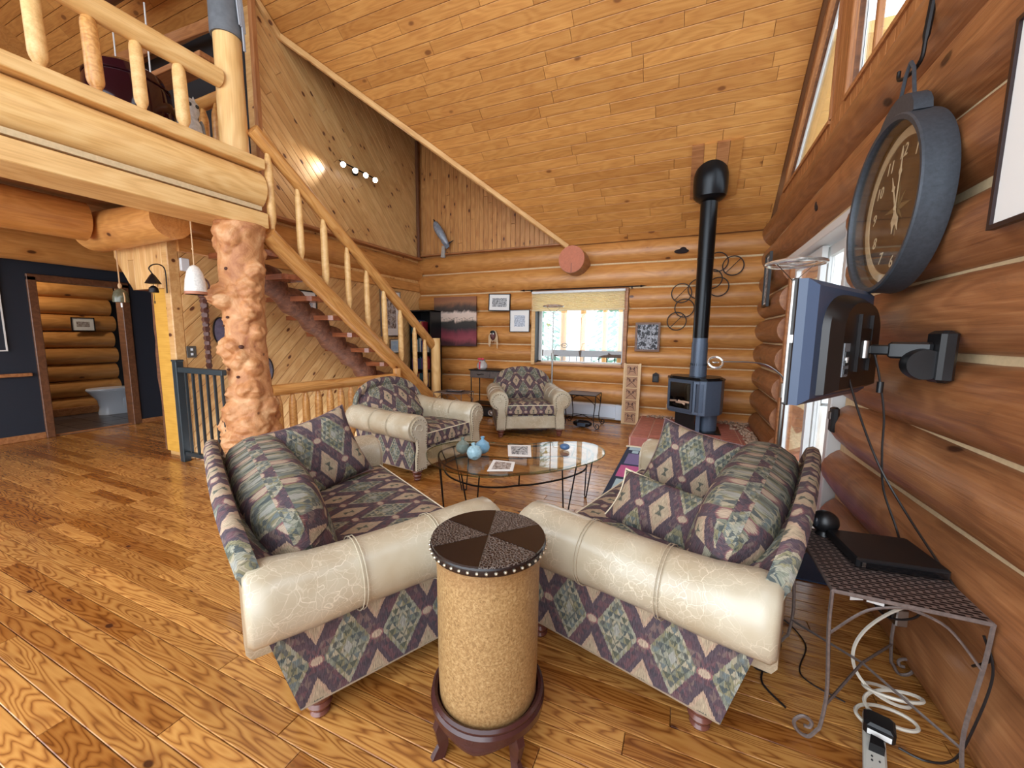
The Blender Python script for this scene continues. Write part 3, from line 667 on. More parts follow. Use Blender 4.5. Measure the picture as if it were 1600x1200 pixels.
nb.t.links.new(nb.b.outputs[0], mx_.inputs[1]); nb.t.links.new(tr_.outputs[0], mx_.inputs[2]); nb.t.links.new(mx_.outputs[0], nb.t.nodes['Material Output'].inputs[0]); nb = nb.m
for k in range(11):
    z = .03+.0235*k; MB().add([(-.76, 0, z), (.76, 0, z), (.76, -.022, z+.012), (-.76, -.022, z+.012), (.76, 0, z+.0235), (-.76, 0, z+.0235)], [(0, 1, 2, 3), (3, 2, 4, 5)]).add([(-.76, 0.001, z), (.76, .001, z), (.76, .016, z+.012), (-.76, .016, z+.012), (.76, .001, z+.0235), (-.76, .001, z+.0235)], [(3, 2, 1, 0), (5, 4, 2, 3)]).build('pleat', nb, bl, smooth=0)
MB().bbox(-.765, .765, -.025, .025, 0, .03, .006).build('bottom_rail', nb, bl, smooth=0)
cr_ = thing('curtain_rod', 'thin dark curtain rod with pointed finials above the far window', 'curtain rod', (-1.63, 6.40, 2.12))
MB().tube([(-.94, 0, 0), (.94, 0, 0)], .009, 8).build('rod', BLACKM, cr_)
for s in (-1, 1):
    MB().lathe([(.009, 0), (.02, .01), (.012, .03), (0, .10)], 8, Mx=Matrix.Translation((s*.94, 0, 0)) @ Matrix.Rotation(s*PI/2, 4, 'Y')).build('finial', BLACKM, cr_)
    MB().box(s*.82-.01, s*.82+.01, 0, .05, -.03, .01).build('bracket', BLACKM, cr_, smooth=0)
# --- outdoors
DECK = tag(MB().box(-8, 9, 6.8, 9.6, -.2, -.05).box(1.45, 4.5, -3, 6.8, -.2, -.05).build('deck', plain('deck_board', (200, 186, 170), .7, 0, .1, 8), smooth=0), 'pale timber deck outside the windows', 'deck')  # deck colour lightened to bounce light up under the overhang
GND = tag(MB().box(-60, 60, 9.6, 90, -1.2, -1).box(4.5, 60, -40, 9.6, -1.2, -1).build('ground', plain('pale_bounce_ground', (214, 220, 214), .9, 0, .2, 1), smooth=0), kind='structure', label=None)  # no snow here: ground made pale to reflect light upwards
GND.name = 'floor_ground'
rl = thing('deck_railing', 'dark topped deck railing outside the far window', 'railing', (-1.5, 8.6, .07))
MB().box(-5, 5, -.04, .04, .84, .98).build('top_rail', plain('dark_brown_rail', (64, 48, 42), .6), rl, smooth=0)
MB().box(-5, 5, -.02, .02, .1, .15).build('bottom_rail', BLACKM, rl, smooth=0)
for k in range(60): MB().box(-5+k*.165, -4.982+k*.165, -.01, .01, .12, .86).build('picket', BLACKM, rl, smooth=0)
for i, (x, y, r, lb) in enumerate(((-3.05, 8.2, .11, 'reddish stacked-log post nearest the left window edge, outside'), (-2.55, 8.75, .07, 'slim pale deck post second from the left beyond the far window'), (-2.15, 8.9, .06, 'slim deck post third from the left beyond the far window'), (-1.7, 9.1, .055, 'slim deck post fourth from the left beyond the far window'), (-1.28, 8.75, .08, 'slim deck post furthest right beyond the far window'))):
    tag(add_log('deck_post', (x, y, -.1), (x, y, 4), r, r, W_BEAM if i else W_LOGR, None, 80+i), lb, 'post', 'deck posts outside the far window')
def conifer(x, y, h, s, seed, lb):
    t = thing('conifer', lb, 'tree', (x, y, -1.1), 0, 'conifers beyond the deck'); rr = random.Random(seed)
    MB().tube([(0, 0, 0), (0, 0, h)], [.16, .02], 8).build('trunk', W_DTRIM, t); mb = MB()
    for k in range(1500):
        z = h*(.04+.95*rr.random()**1.15); R = s*(1-z/h)+.1; a = rr.uniform(0, 6.283); rad = R*rr.uniform(.3, 1); d = Vector((cos(a), sin(a), -.25-rr.random()*.25))
        p = Vector((cos(a)*rad, sin(a)*rad, z)); q = p+d*rr.uniform(.25, .5); sd = Vector((-sin(a), cos(a), 0))*rr.uniform(.06, .14)
        b = len(mb.v); mb.v += [tuple(p), tuple(q+sd), tuple(q-sd+Vector((0, 0, -.08)))]; mb.f.append((b, b+1, b+2))
    mb.build('foliage', FOL, t, smooth=0, kind='stuff')
FOL = plain('spruce_needles', (150, 186, 168), .8, 0, .3, 2)
for i, (x, y, h, s, lb) in enumerate(((-.9, 13.2, 11, 2.0, 'large spruce filling the right part of the far window'), (-6.2, 16, 9, 1.7, 'distant spruce left behind the deck posts'), (-3.0, 22, 11, 1.9, 'distant spruce between the deck posts of the far window'), (2.2, 18, 12, 2.4, 'spruce outside hidden right of the far window'), (9.5, 12, 10, 2.2, 'spruce seen through the sliding door glass'))): conifer(x, y, h, s, i, lb)
# ================================================================ SEATING
BUNW = plain('dark_bun_wood', (112, 66, 54), .25, 0, .15, 20); PLUMP = plain('plum_piping', (120, 96, 96), .7)
def pillow_mesh(w, h, t, n=14, pinch=.07, puff=.5, box=0.0, uvo=(0, 0), wav=0.0):
    V = []; UV = []; Fc = []; idx = {}
    for side in (1, -1):
        for j in range(n+1):
            for i in range(n+1):
                u, v = -1+2*i/n, -1+2*j/n
                edge = i in (0, n) or j in (0, n)
                if side == -1 and edge and not box: idx[(side, i, j)] = idx[(1, i, j)]; continue
                x = u*w/2*(1-pinch*(1-v*v)*abs(u)**3); y = v*h/2*(1-pinch*(1-u*u)*abs(v)**3)
                z = side*(box/2+t/2*max(0, (1-abs(u)**(2.2/puff*.5*2))*(1-abs(v)**(2.2/puff*.5*2)))**puff)
                z += wav*sin(u*5+v*3)*(1-u*u)*(1-v*v)
                idx[(side, i, j)] = len(V); V.append((x, y, z)); UV.append((x*1.02+uvo[0], y*1.02+uvo[1]))
        for j in range(n):
            for i in range(n):
                f = (idx[(side, i, j)], idx[(side, i+1, j)], idx[(side, i+1, j+1)], idx[(side, i, j+1)])
                Fc.append(f if side == 1 else f[::-1])
    if box:
        rim = [(i, 0) for i in range(n)]+[(n, j) for j in range(n)]+[(n-i, n) for i in range(n)]+[(0, n-j) for j in range(n)]
        L = len(rim)
        # separate rim verts with own uvs
        base = len(V); acc = 0; prev = None
        for k in range(L+1):
            i, j = rim[k % L]; p = V[idx[(1, i, j)]]; q = V[idx[(-1, i, j)]]
            if prev: acc += math.hypot(p[0]-prev[0], p[1]-prev[1])
            prev = p; V += [q, ((p[0]+q[0])/2*1.012, (p[1]+q[1])/2*1.012, (p[2]+q[2])/2), p]; UV += [(acc+uvo[0]-w/2, -h/2+uvo[1]-box), (acc+uvo[0]-w/2, -h/2+uvo[1]-box/2), (acc+uvo[0]-w/2, -h/2+uvo[1])]
        for k in range(L):
            for m_ in range(2): a = base+3*k+m_; Fc.append((a, a+3, a+4, a+1))
    border = [V[idx[(1, i, 0)]] for i in range(n)]+[V[idx[(1, n, j)]] for j in range(n)]+[V[idx[(1, n-i, n)]] for i in range(n)]+[V[idx[(1, 0, n-j)]] for j in range(n)]
    return V, Fc, UV, border
def build_pillow(name, w, h, t, parent, Mx, pipe=CREAM, pr=.004, mat=None, **k):
    V, Fc, UV, bd = pillow_mesh(w, h, t, **k)
    o = mesh_obj(name, V, Fc, mat or KILIM, parent, UV, 60, matrix=Mx)
    if pipe: MB().tube(bd, pr, 6, closed=True).build('piping', pipe, o)
    return o
def seating(name, label, cat, loc, rz_, L, D, sofa, group):
    t = thing(name, label, cat, loc, rz_, group); h = L/2
    TOP = .82 if sofa else .885; arch = .20 if sofa else .30; pw = 3.2 if sofa else 2.4
    # plinth and side panels
    MB().bbox(-h+.03, h-.03, .03, D-.03, .10, .30, .01).build('base', KILIM, t, smooth=30, uv=(0, .0))
    for s in (-1, 1):
        P = [(0.0, .10), (D-.035, .105), (D-.02, .30), (D-.05, .46), (-.11, .50)]
        sp = MB().prism(P, -.05, 0, frame((0, 1, 0), (0, 0, 1), (1, 0, 0), (h if s > 0 else -h+.05, 0, 0))).build('side_panel', KILIM, t, smooth=0, uv=(-.055 if sofa else .0, -.085))
        MB().tube([(s*h, .0, .102), (s*h, D-.035, .107)], .003, 6).build('piping', plain('tan_piping', (150, 128, 104), .7), sp)
    MB().bbox(-h+.04, h-.04, D-.045, D-.012, .115, .285, .01).build('front_rail', LEATHER, t, smooth=30)
    # arms: leather roll
    for s in (-1, 1):
        am = MB(); prof = []
        R = .124; cx, cz = h-.035, .500
        for k in range(15):
            a = math.radians(-75+k*(255/14)); prof.append((cx+R*cos(a), cz+R*sin(a)))
        prof += [(cx-R+.005, .44), (cx-R+.02, .30), (cx-.03, .30), (cx+.02, .40)]
        if s < 0: prof = [(-p[0], p[1]) for p in prof]
        n = len(prof); ys = [-.135, -.12, -.06, .06, .22, .40, .58, D-.09, D-.015, D]; V = []
        for q, y in enumerate(ys):
            f = {0: .90, 1: .99, len(ys)-1: .95}.get(q, 1.0) * (1+.05*sin(q*1.1) if sofa else 1+.03*sin(q))
            c0 = (s*cx, cz)
            for p in prof: V.append((c0[0]+(p[0]-c0[0])*f, y, c0[1]+(p[1]-c0[1])*f + (.012 if q < 3 else 0)))
        Fc = []
        for q in range(len(ys)-1):
            for k in range(n): f_ = (q*n+k, q*n+(k+1) % n, (q+1)*n+(k+1) % n, (q+1)*n+k); Fc.append(f_ if s < 0 else f_[::-1])
        a_, b_ = tuple(range(n)), tuple(range((len(ys)-1)*n, len(ys)*n)); Fc += ([a_[::-1], b_] if s < 0 else [a_, b_[::-1]])
        am.add(V, Fc); arm = am.build('arm', LEATHER, t, smooth=50)
        for y in ((.20, .50) if sofa else (.25, .5)):
            for dy in (-.006, .006):
                pts = [(s*cx+(p[0]-s*cx)*1.035, y+dy, cz+(p[1]-cz)*1.035) for p in prof[:15]]
                MB().tube(pts, .0022, 5).build('stitched_seam', LEATHER, arm)
        # front scroll panel with nail trim
        outer = [(cx+.098*cos(math.radians(a)), cz+.098*sin(math.radians(a))) for a in range(-60, 181, 20)]
        col = [(cx-.098, .44), (cx-.085, .36), (cx-.10, .25), (cx-.085, .11), (cx+.035, .11), (cx+.035, .22), (cx+.02, .32), (cx+.03, .39)]
        P = outer+col
        if s < 0: P = [(-p[0], p[1]) for p in P]
        fp = MB().prism(P, -(D+.018), -(D-.01), frame((1, 0, 0), (0, 0, 1), (0, -1, 0))).build('arm_front', LEATHER, t, smooth=30)
        ring = []; Q = [Vector((p[0], p[1], 0)) for p in P]; cc = Vector((s*(cx-.015), .42, 0))
        for k in range(len(Q)):
            a, b = Q[k], Q[(k+1) % len(Q)]; m_ = max(1, int((b-a).length/.021))
            for j in range(m_): p = a.lerp(b, j/m_); p = p+(cc-p).normalized()*.012; ring.append((p.x, D+.018, p.y))
        nb_ = MB()
        for p in ring: nb_.ell(p, (.007, .005, .007), 6, 4)
        nb_.build('nail_trim', NICKEL, fp)
        spr = [(s*(cx+.055*(1-k/22)*cos(.35*k)), D+.02, cz+.055*(1-k/22)*sin(.35*k)) for k in range(16)]
        MB().tube(spr, .006, 6).build('scroll_welt', LEATHER, fp)
    # backrest
    nx = 24; sec = []; V = []; UV = []
    def T(x): return TOP-arch+arch*max(0, 1-abs(x/h)**pw)**.5
    for i in range(nx+1):
        x = -h+L*i/nx; x *= .985; tp = T(x); lean = lambda z: -.27*(z-.09); r = .030 if sofa else .038
        pts = [(0, .09), (lean(.3), .3), (lean(.5), .5), (lean(tp-.05), tp-.05)]
        yc, zc = lean(tp-.04)+r, tp-r
        pts += [(yc-r*1.15, zc-.01), (yc-r*.8, zc+r*.62), (yc, zc+r), (yc+r*.8, zc+r*.6), (yc+r, zc-.01), (yc+.02, zc-.05)]
        bul = .05 if sofa else .10*(1-abs(x/h)**3)
        zb = max(.44, tp-.20); pts += [(yc+.03+bul, min(zb+.05, tp-.09)), (.02+bul*1.3, .5 if tp > .62 else .46), (.10, .40), (.12, .26)]
        acc = 0; row = []
        for k, p in enumerate(pts):
            if k: acc += math.hypot(p[0]-pts[k-1][0], p[1]-pts[k-1][1])
            V.append((x, p[0], p[1])); UV.append((x+(.1 if not sofa else 0), acc-.09+(.27 if not sofa else 0)))
    m_ = 14; Fc = [(i*m_+k, (i+1)*m_+k, (i+1)*m_+k+1, i*m_+k+1) for i in range(nx) for k in range(m_-1)]
    Fc += [tuple(range(m_)), tuple(range(nx*m_+m_-1, nx*m_-1, -1))]
    mesh_obj('backrest', V, [f[::-1] for f in Fc], KILIM, t, UV, 55)
    # cushions
    sw = L-.29
    sc_ = frame((1, 0, 0), (0, 1, 0), (0, 0, 1), (0, .12+(D-.13)/2, .365))
    cu_ = build_pillow('seat_cushion', sw, D-.13, .07, t, sc_ @ Matrix.Rotation(.03, 4, 'X'), pr=.005, n=14, pinch=.0, puff=.5, box=.115, uvo=(.1, .09))
    if sofa:
        Mb = frame((1, 0, 0), (0, -.30, .954), (0, -.954, -.30), (0, .115, .615))
        Mb = frame((-1, 0, 0), (0, -.28, .96), (0, .96, .28), (0, .055, .61))
        V, Fc, UV, bd = pillow_mesh(sw+.08, .41, .24, 20, .0, .5, .05, (.03, .14)); UV = [(u_, v_*1.45) for u_, v_ in UV]
        V = [(x, y-(.09*(abs(x)/(sw/2))**4 if y > 0 else 0), z) for x, y, z in V]
        bc = mesh_obj('back_cushion', V, Fc, KILIM, t, UV, 60, matrix=Mb)
    # turned bun feet
    for s in (-1, 1):
        for y in (.07, D-.05):
            MB().lathe([(0, 0), (.026, 0), (.034, .012), (.027, .022), (.036, .034), (.042, .046), (.034, .058), (.044, .070), (.052, .086), (.046, .10), (.03, .115)], 16).build('leg', BUNW, t, matrix=Matrix.Translation((s*(h-.06), y, 0)))
    return t
def sitrot(d): return math.atan2(d[1], d[0])-PI/2
SL = 1.5
sofaL = seating('loveseat', 'southwestern patterned loveseat with leather arms on the left, nearer the stairs', 'sofa', (-1.11-.888*SL/2, .81+.459*SL/2, 0), sitrot((.459, .888)), SL, .80, True, 'matching loveseats')
sofaR = seating('loveseat', 'southwestern patterned loveseat with cracked pale leather arm on the right, by the log wall', 'sofa', (.17+.262*SL/2, 1.33+.965*SL/2, 0), sitrot((-.965, .262)), SL, .80, True, 'matching loveseats')
d1 = Vector((.5, -.866)); c1 = Vector((-1.87, 4.92))-d1*.75
seating('club_armchair', 'patterned armchair with rolled leather arms below the far window', 'armchair', (c1.x, c1.y, 0), sitrot(d1), .92, .80, False, 'matching club armchairs')
d2 = Vector((.975, -.17)).normalized(); c2 = Vector((-2.24, 2.94))+Vector((-d2.y, d2.x))*.40-d2*.75
seating('club_armchair', 'patterned armchair with rolled leather arms beside the stairs', 'armchair', (c2.x, c2.y, 0), sitrot(d2), .92, .80, False, 'matching club armchairs')
def throw_pillow(root, lx, ly, lz, nrm, upv, w, h, t, label, mat=None, **k):
    """placed in a sofa's local frame: nrm = face normal, upv = upward edge"""
    Rw = Matrix.Translation(root.location) @ root.rotation_euler.to_matrix().to_4x4()
    z = Vector(nrm).normalized(); y = (Vector(upv)-z*Vector(upv).dot(z)).normalized(); x = y.cross(z)
    o = build_pillow('throw_pillow', w, h, t, None, Rw @ frame(x, y, z, (lx, ly, lz)), puff=.55, pinch=.10, n=16, **k)
    return tag(o, label, 'pillow', 'throw pillows')
throw_pillow(sofaL, -.40, .36, .64, (1, .15, .42), (-.3, -.30, 1), .50, .46, .17, 'throw pillow leaning on the far arm of the left loveseat', uvo=(.02, .09), pr=.004, pipe=PLUMP)
throw_pillow(sofaR, .40, .42, .60, (-1, -.05, .40), (.3, -.22, 1), .48, .42, .17, 'shaded throw pillow leaning on the far arm of the right loveseat', uvo=(.10, .11), pr=.004, pipe=PLUMP)
throw_pillow(sofaR, -.22, .34, .515, (-.72, -.02, .68), (.66, -.12, .74), .60, .30, .17, 'throw pillow with bold cream piping lying low against the right loveseat back', uvo=(.03, .02), pr=.0055)
# ================================================================ DRUM TABLE
dt = thing('drum_table', 'tall tan leather drum table with dark pie-patterned top on a mahogany stand', 'drum table', (-.560, 1.105, 0), -.56)
MB().lathe([(.150, .125), (.184, .118), (.192, .126), (.194, .150), (.188, .160), (.190, .170), (.182, .176), (.172, .170), (.166, .150)], 48).build('stand_ring', DLEG, dt)
ap = MB(); V = []; Fc = []; n = 64
for k in range(n):
    a = 2*PI*k/n; zb_ = .118-.030*(1-abs(cos(2*a))**1.5)
    for r, z in ((.186, .124), (.187, (zb_+.118)/2), (.184, zb_), (.170, zb_), (.168, .124)): V.append((r*cos(a), r*sin(a), z))
for k in range(n):
    for j in range(4): Fc.append((k*5+j, ((k+1) % n)*5+j, ((k+1) % n)*5+j+1, k*5+j+1))
ap.add(V, [f[::-1] for f in Fc]).build('apron', DLEG, dt)
for k in range(4):
    a = PI/2*k; lg = MB(); V = []
    for z, r, wd, dp in ((.135, .168, .052, .036), (.10, .180, .048, .040), (.065, .176, .034, .034), (.035, .172, .028, .030), (.012, .186, .034, .036), (0, .192, .036, .038)):
        V += [(r-dp/2, -wd/2, z), (r+dp/2, -wd/2*.5, z), (r+dp/2, wd/2*.5, z), (r-dp/2, wd/2, z)]
    Fc = [(i*4+j, i*4+(j+1) % 4, i*4+4+(j+1) % 4, i*4+4+j) for i in range(5) for j in range(4)]; Fc = [f[::-1] for f in Fc]+[(0, 1, 2, 3), (23, 22, 21, 20)]
    lg.add(V, Fc).build('leg', DLEG, dt, smooth=30, matrix=Matrix.Rotation(a, 4, 'Z'))
MB().lathe([(.150, .15), (.164, .16), (.167, .24), (.168, .40), (.169, .60), (.172, .672)], 56).build('barrel', DRUM, dt)
dtt = MB().lathe([(.175, .668), (.186, .669), (.190, .676), (.189, .690), (.183, .697), (.176, .698)], 48).build('top_rim', BLEATHER, dt)
for k in range(6):
    a0, a1 = PI/3*k+.35, PI/3*(k+1)+.35; P = [(0, 0)]+[(.186*cos(a0+(a1-a0)*j/8), .186*sin(a0+(a1-a0)*j/8)) for j in range(9)]
    c = Vector((sum(p[0] for p in P)/len(P), sum(p[1] for p in P)/len(P))); P = [(c.x+(p[0]-c.x)*.985, c.y+(p[1]-c.y)*.985) for p in P]
    MB().prism(P, .690, .7005).build('top_segment', CROC if k % 2 else BLEATHER, dt, smooth=0, label='crackled segment' if k % 2 else 'smooth segment')
MB().lathe([(.184, .690), (.184, .6985), (0, .6985)], 40).build('top_disc', plain('top_seam', (96, 84, 70), .6), dt)
nl = MB()
for k in range(44): a = 2*PI*k/44; nl.ell((.190*cos(a), .190*sin(a), .682), .0055, 6, 4)
nl.build('nail_trim', plain('silver_nails', (190, 180, 160), .3, .8), dt)
# ================================================================ COFFEE TABLE
ZT = .42
GP = [(-1.79, 2.47), (-1.90, 2.68), (-1.83, 2.93), (-1.58, 3.05), (-1.28, 3.12), (-1.02, 3.32), (-.78, 3.42), (-.60, 3.30), (-.55, 3.05), (-.66, 2.76), (-.85, 2.51), (-.98, 2.41), (-1.13, 2.29), (-1.34, 2.24), (-1.60, 2.31)]
ct = thing('coffee_table', 'kidney shaped glass coffee table on thin black wire legs', 'coffee table', (-1.2, 2.8, 0))
def gp(sc_=1.0, z=0.0): return [((p[0]+1.2)*sc_, (p[1]-2.8)*sc_, z) for p in GP]
P = crom(gp(), 5); MB().prism([(p[0], p[1]) for p in P], ZT-.010, ZT).build('glass_top', TABLEG, ct, smooth=30)
MB().tube(crom(gp(1.001, ZT-.005), 5), .004, 5, closed=True).build('glass_edge', glass('green_glass_edge', (.45, .55, .45, 1), .2), ct)
MB().tube(crom(gp(.86, ZT-.018), 5), .007, 6, closed=True).build('upper_hoop', BLACKM, ct)
MB().tube(crom(gp(.80, ZT-.115), 5), .007, 6, closed=True).build('lower_hoop', BLACKM, ct)
for (ix, sd) in ((13, 0), (9, 1), (7, 2), (2, 3), (0, 4)):
    a = Vector(gp(.86)[ix]); b = Vector(gp(.80)[ix]); tdir = (Vector(gp(.86)[(ix+1) % 15])-Vector(gp(.86)[ix-1])).normalized()
    MB().tube([a+tdir*.075+Vector((0, 0, ZT-.02)), b*1.02+tdir*.02+Vector((0, 0, .012)), b*1.02+tdir*.02+Vector((0, 0, .006)), b*1.02-tdir*.02+Vector((0, 0, .006)), a-tdir*.075+Vector((0, 0, ZT-.02))], .0055, 6).build('leg', BLACKM, ct)
for ix in (1, 4, 6, 11):
    a = Vector(gp(.86)[ix]); b = Vector(gp(.80)[ix]); MB().tube([a+Vector((0, 0, ZT-.02)), b+Vector((0, 0, ZT-.115))], .005, 6).build('strut', BLACKM, ct)
def vase(loc, mat, s, lb, rx=0, rz_=0):
    v = thing('bud_vase', lb, 'vase', (loc[0], loc[1], ZT+.001), 0, 'small round vases on the coffee table')
    v.rotation_euler = (0, rx, rz_)
    if rx: v.location.z += .052*s
    MB().lathe([(0, 0), (.022*s, 0), (.046*s, .018*s), (.056*s, .048*s), (.048*s, .078*s), (.022*s, .098*s), (.012*s, .106*s), (.011*s, .118*s), (.017*s, .126*s), (.013*s, .128*s), (.008*s, .11*s)], 24).build('body', mat, v, matrix=Matrix.Translation((0, 0, -.052*s if rx else 0)))
    MB().tube([(.013*s*cos(a*PI/6), .013*s*sin(a*PI/6), .122*s-(.052*s if rx else 0)) for a in range(12)], .004*s, 6, closed=True).build('lip', mat, v)
V1 = plain('grey_green_glaze', (112, 124, 116), .12, 0, .25, 30); V2 = plain('pale_blue_glaze', (152, 186, 198), .12, 0, .25, 45); V3 = plain('mid_blue_glaze', (120, 162, 186), .12, 0, .2, 40)
vase((-1.58, 2.66), V1, 1.0, 'grey green round bud vase standing leftmost on the coffee table')
vase((-1.42, 2.56), V2, 1.05, 'pale blue bud vase tipped on its side in front of the other vases', .9, 2.2)
vase((-1.44, 2.73), V3, 1.05, 'blue round bud vase standing behind the tipped pale one')
st_ = thing('blue_paperweight', 'small blue glass stone at the right end of the coffee table', 'ornament', (-.87, 3.10, ZT+.002))
MB().ell((0, 0, .026), (.042, .036, .026), 16, 10).build('stone', plain('blue_glass_stone', (78, 108, 146), .1, 0, .3, 20), st_)
def sheet(name, lb, P, z, mat, cat, group=None):
    cx, cy = sum(p[0] for p in P)/4, sum(p[1] for p in P)/4
    t = thing(name, lb, cat, (cx, cy, z), 0, group); L_ = [(p[0]-cx, p[1]-cy) for p in P]
    MB().prism(L_, 0, .004).build('sheet', PAPER, t, smooth=0); MB().prism([(p[0]*.72, p[1]*.72) for p in L_], .004, .0048).build('printed_picture', mat, t, smooth=0); return t
sheet('print_sheet', 'printed picture sheet in the middle of the glass table', [(-1.35, 3.02), (-1.17, 3.10), (-1.05, 2.80), (-1.22, 2.74)], ZT+.001, A_BW, 'print', 'prints on the coffee table')
sheet('print_sheet', 'printed picture sheet at the near edge of the glass table', [(-1.28, 2.60), (-1.11, 2.62), (-1.05, 2.44), (-1.21, 2.36)], ZT+.001, A_COL, 'print', 'prints on the coffee table')
# ================================================================ RUG AND HEARTH
rg = thing('geometric_rug', 'navy rug with mauve, pink and pale rectangles between hearth and right loveseat', 'rug', (-.59, 4.97, 0))
RN = plain('navy_rug_pile', (44, 54, 78), .95, 0, .15, 200, bump=.3); RP = plain('mauve_rug_pile', (126, 112, 156), .95, 0, .1, 200); RK = plain('pink_rug_pile', (196, 96, 148), .95, 0, .1, 200); RS = plain('pale_rug_pile', (178, 204, 214), .95, 0, .1, 200)
MB().bbox(0, 1.45, -2.4, 0, 0, .010, .003).build('pile', RN, rg, smooth=0)
for x0, x1, y0, y1, m_ in ((.03, .17, -.16, -.03, RS), (.08, .15, -.29, -.19, RS), (.24, .55, -.20, -.02, RK), (.05, .46, -.72, -.32, RP), (.52, .95, -.6, -.3, RS), (.03, .36, -1.15, -.78, RK), (.42, .9, -1.2, -.75, RP), (.05, .5, -1.6, -1.22, RS), (.6, 1.3, -1.9, -1.3, RK), (1.0, 1.4, -1.1, -.2, RP)):
    MB().bbox(x0, x1, y0, y1, .0095, .0125, .001).build('patch', m_, rg, smooth=0)
hz = .13; hb_ = MB().prism([(-.58, 4.99), (.93, 4.99), (.93, 6.46), (-.58, 6.46)], 0, hz-.012)
HE = tag(hb_.build('hearth', GROUT, smooth=0), 'raised red tiled corner hearth under the stove', 'hearth')
strips([(-.57, 5.0), (.92, 5.0), (.92, 6.44), (-.57, 6.44)], 0, .104, .012, Matrix.Translation((0, 0, hz-.012)), REDTILE, HE, lens=(.2049, .2051), gap=.014, seed=3, name='tile', maxn=120, align=True, cham=.001)
Mf = frame((1, 0, 0), (0, 0, 1), (0, -1, 0), (0, 4.99, 0))
strips([(-.57, .018), (.92, .018), (.92, hz-.002), (-.57, hz-.002)], 0, .13, .010, Mf, REDTILE, HE, lens=(.205, .206), gap=.008, seed=3, name='tile', phase=.01, maxn=20, align=True)
strips([(-6.44, .0), (-4.99, .0), (-4.99, hz-.002), (-6.44, hz-.002)], 0, .13, .010, frame((0, -1, 0), (0, 0, 1), (-1, 0, 0), (-.58, 0, 0)), REDTILE, HE, lens=(.205, .206), gap=.008, seed=3, name='tile', phase=0, maxn=20, align=True)
tag(MB().bbox(-.61, .93, 4.945, 4.98, 0, .022, .006).build('hearth_edge_strip', CREAM, smooth=0), 'cream edging strip along the front foot of the hearth', 'trim strip')
pb = MB(); rr = random.Random(9)
for k in range(420):
    if k < 190: x = rr.uniform(-.5, .86); y = 6.40-rr.random()**1.5*.10
    else: y = rr.uniform(5.02, 6.35); x = .84-rr.random()**1.5*.14-(.10 if y > 5.9 else 0)*rr.random()
    r = rr.uniform(.012, .024); pb.ell((x, y, hz+r*.55+rr.choice((0, 0, .012))), (r, r*rr.uniform(.7, 1), r*.65), 6, 4)
o = tag(pb.build('pebbles', PEBBLE, smooth=60), 'row of small rounded pebbles along the back edges of the hearth', 'pebbles', kind='stuff')
# ================================================================ STOVE
sv = thing('gas_stove', 'dark grey freestanding stove with angled glass front and tall pipe, on the hearth', 'stove', (.17, 5.78, hz), math.radians(-36))
sv.location = (.135, 5.78, hz+.055); sv.rotation_euler = (0, 0, 0)
# body footprint: polygon, glass faces look to the lower left
def ring_poly(k=1.0): return [(-.33*k, -.02*k), (-.30*k, -.10*k), (.05*k, -.36*k), (.13*k, -.36*k), (.30*k, -.20*k), (.345*k, -.05*k), (.33*k, .12*k), (.22*k, .25*k), (-.24*k, .25*k), (-.33*k, .12*k)]
b = MB(); b.prism(ring_poly(), .21, .63); b.build('firebox', STOVE, sv, smooth=25)
MB().prism(ring_poly(1.03), .63, .645).build('top_plate', PIPE, sv, smooth=0); MB().prism(ring_poly(.93), .645, .662).build('top_plate', PIPE, sv, smooth=0)
MB().prism(ring_poly(.98), .19, .21).build('lower_lip', STOVE, sv, smooth=0)
MB().prism([(-.22, .1), (-.22, -.06), (.02, -.22), (.02, .16), (-.1, .2)], -.04, .2).build('pedestal_core', BLACK, sv, smooth=0)
MB().lathe([(.13, -.04), (.13, .20)], 20, c=(.16, -.02, 0)).build('pedestal_column', STOVE, sv)
MB().prism([(.03, -.24), (.08, -.24), (.08, -.15), (.03, -.15)], -.04, .2).build('pedestal_leg', STOVE, sv, smooth=0)
MB().bbox(-.24, .33, -.26, .22, -.055, -.037, .006).build('base_plate', PIPE, sv, smooth=0)
def face_frame(a, c, z0, z1, name):
    a, c = Vector((a[0], a[1], 0)), Vector((c[0], c[1], 0)); d = (c-a).normalized(); nrm = Vector((d.y, -d.x, 0)); L = (c-a).length
    Mx = frame(d, Vector((0, 0, 1)), nrm, a); w_ = .028
    f = MB()
    for q in ((.0, L, z0, z0+w_), (0, L, z1-w_, z1), (0, w_, z0+w_, z1-w_), (L-w_, L, z0+w_, z1-w_)): f.box(q[0], q[1], q[2], q[3], -.002, .018, Mx)
    o = f.build(name, STOVE, sv, smooth=0); MB().box(w_, L-w_, z0+w_, z1-w_, .004, .007, Mx).build('glass', STOVEG, o, smooth=0)
    MB().box(w_, L-w_, z0+w_, z1-w_, -.004, .001, Mx).build('dark_interior', BLACK, o, smooth=0)
    if L < .3: return
    g = MB(); rr = random.Random(5)
    for k in range(5): x = rr.uniform(.08, L-.08); g.tube([(x-.05, z0+.09+rr.uniform(0, .04), .003), (x+.05, z0+.08+rr.uniform(0, .04), .003)], .014, 6, Mx=Mx)
    g.build('ceramic_logs', PEBBLE, o)
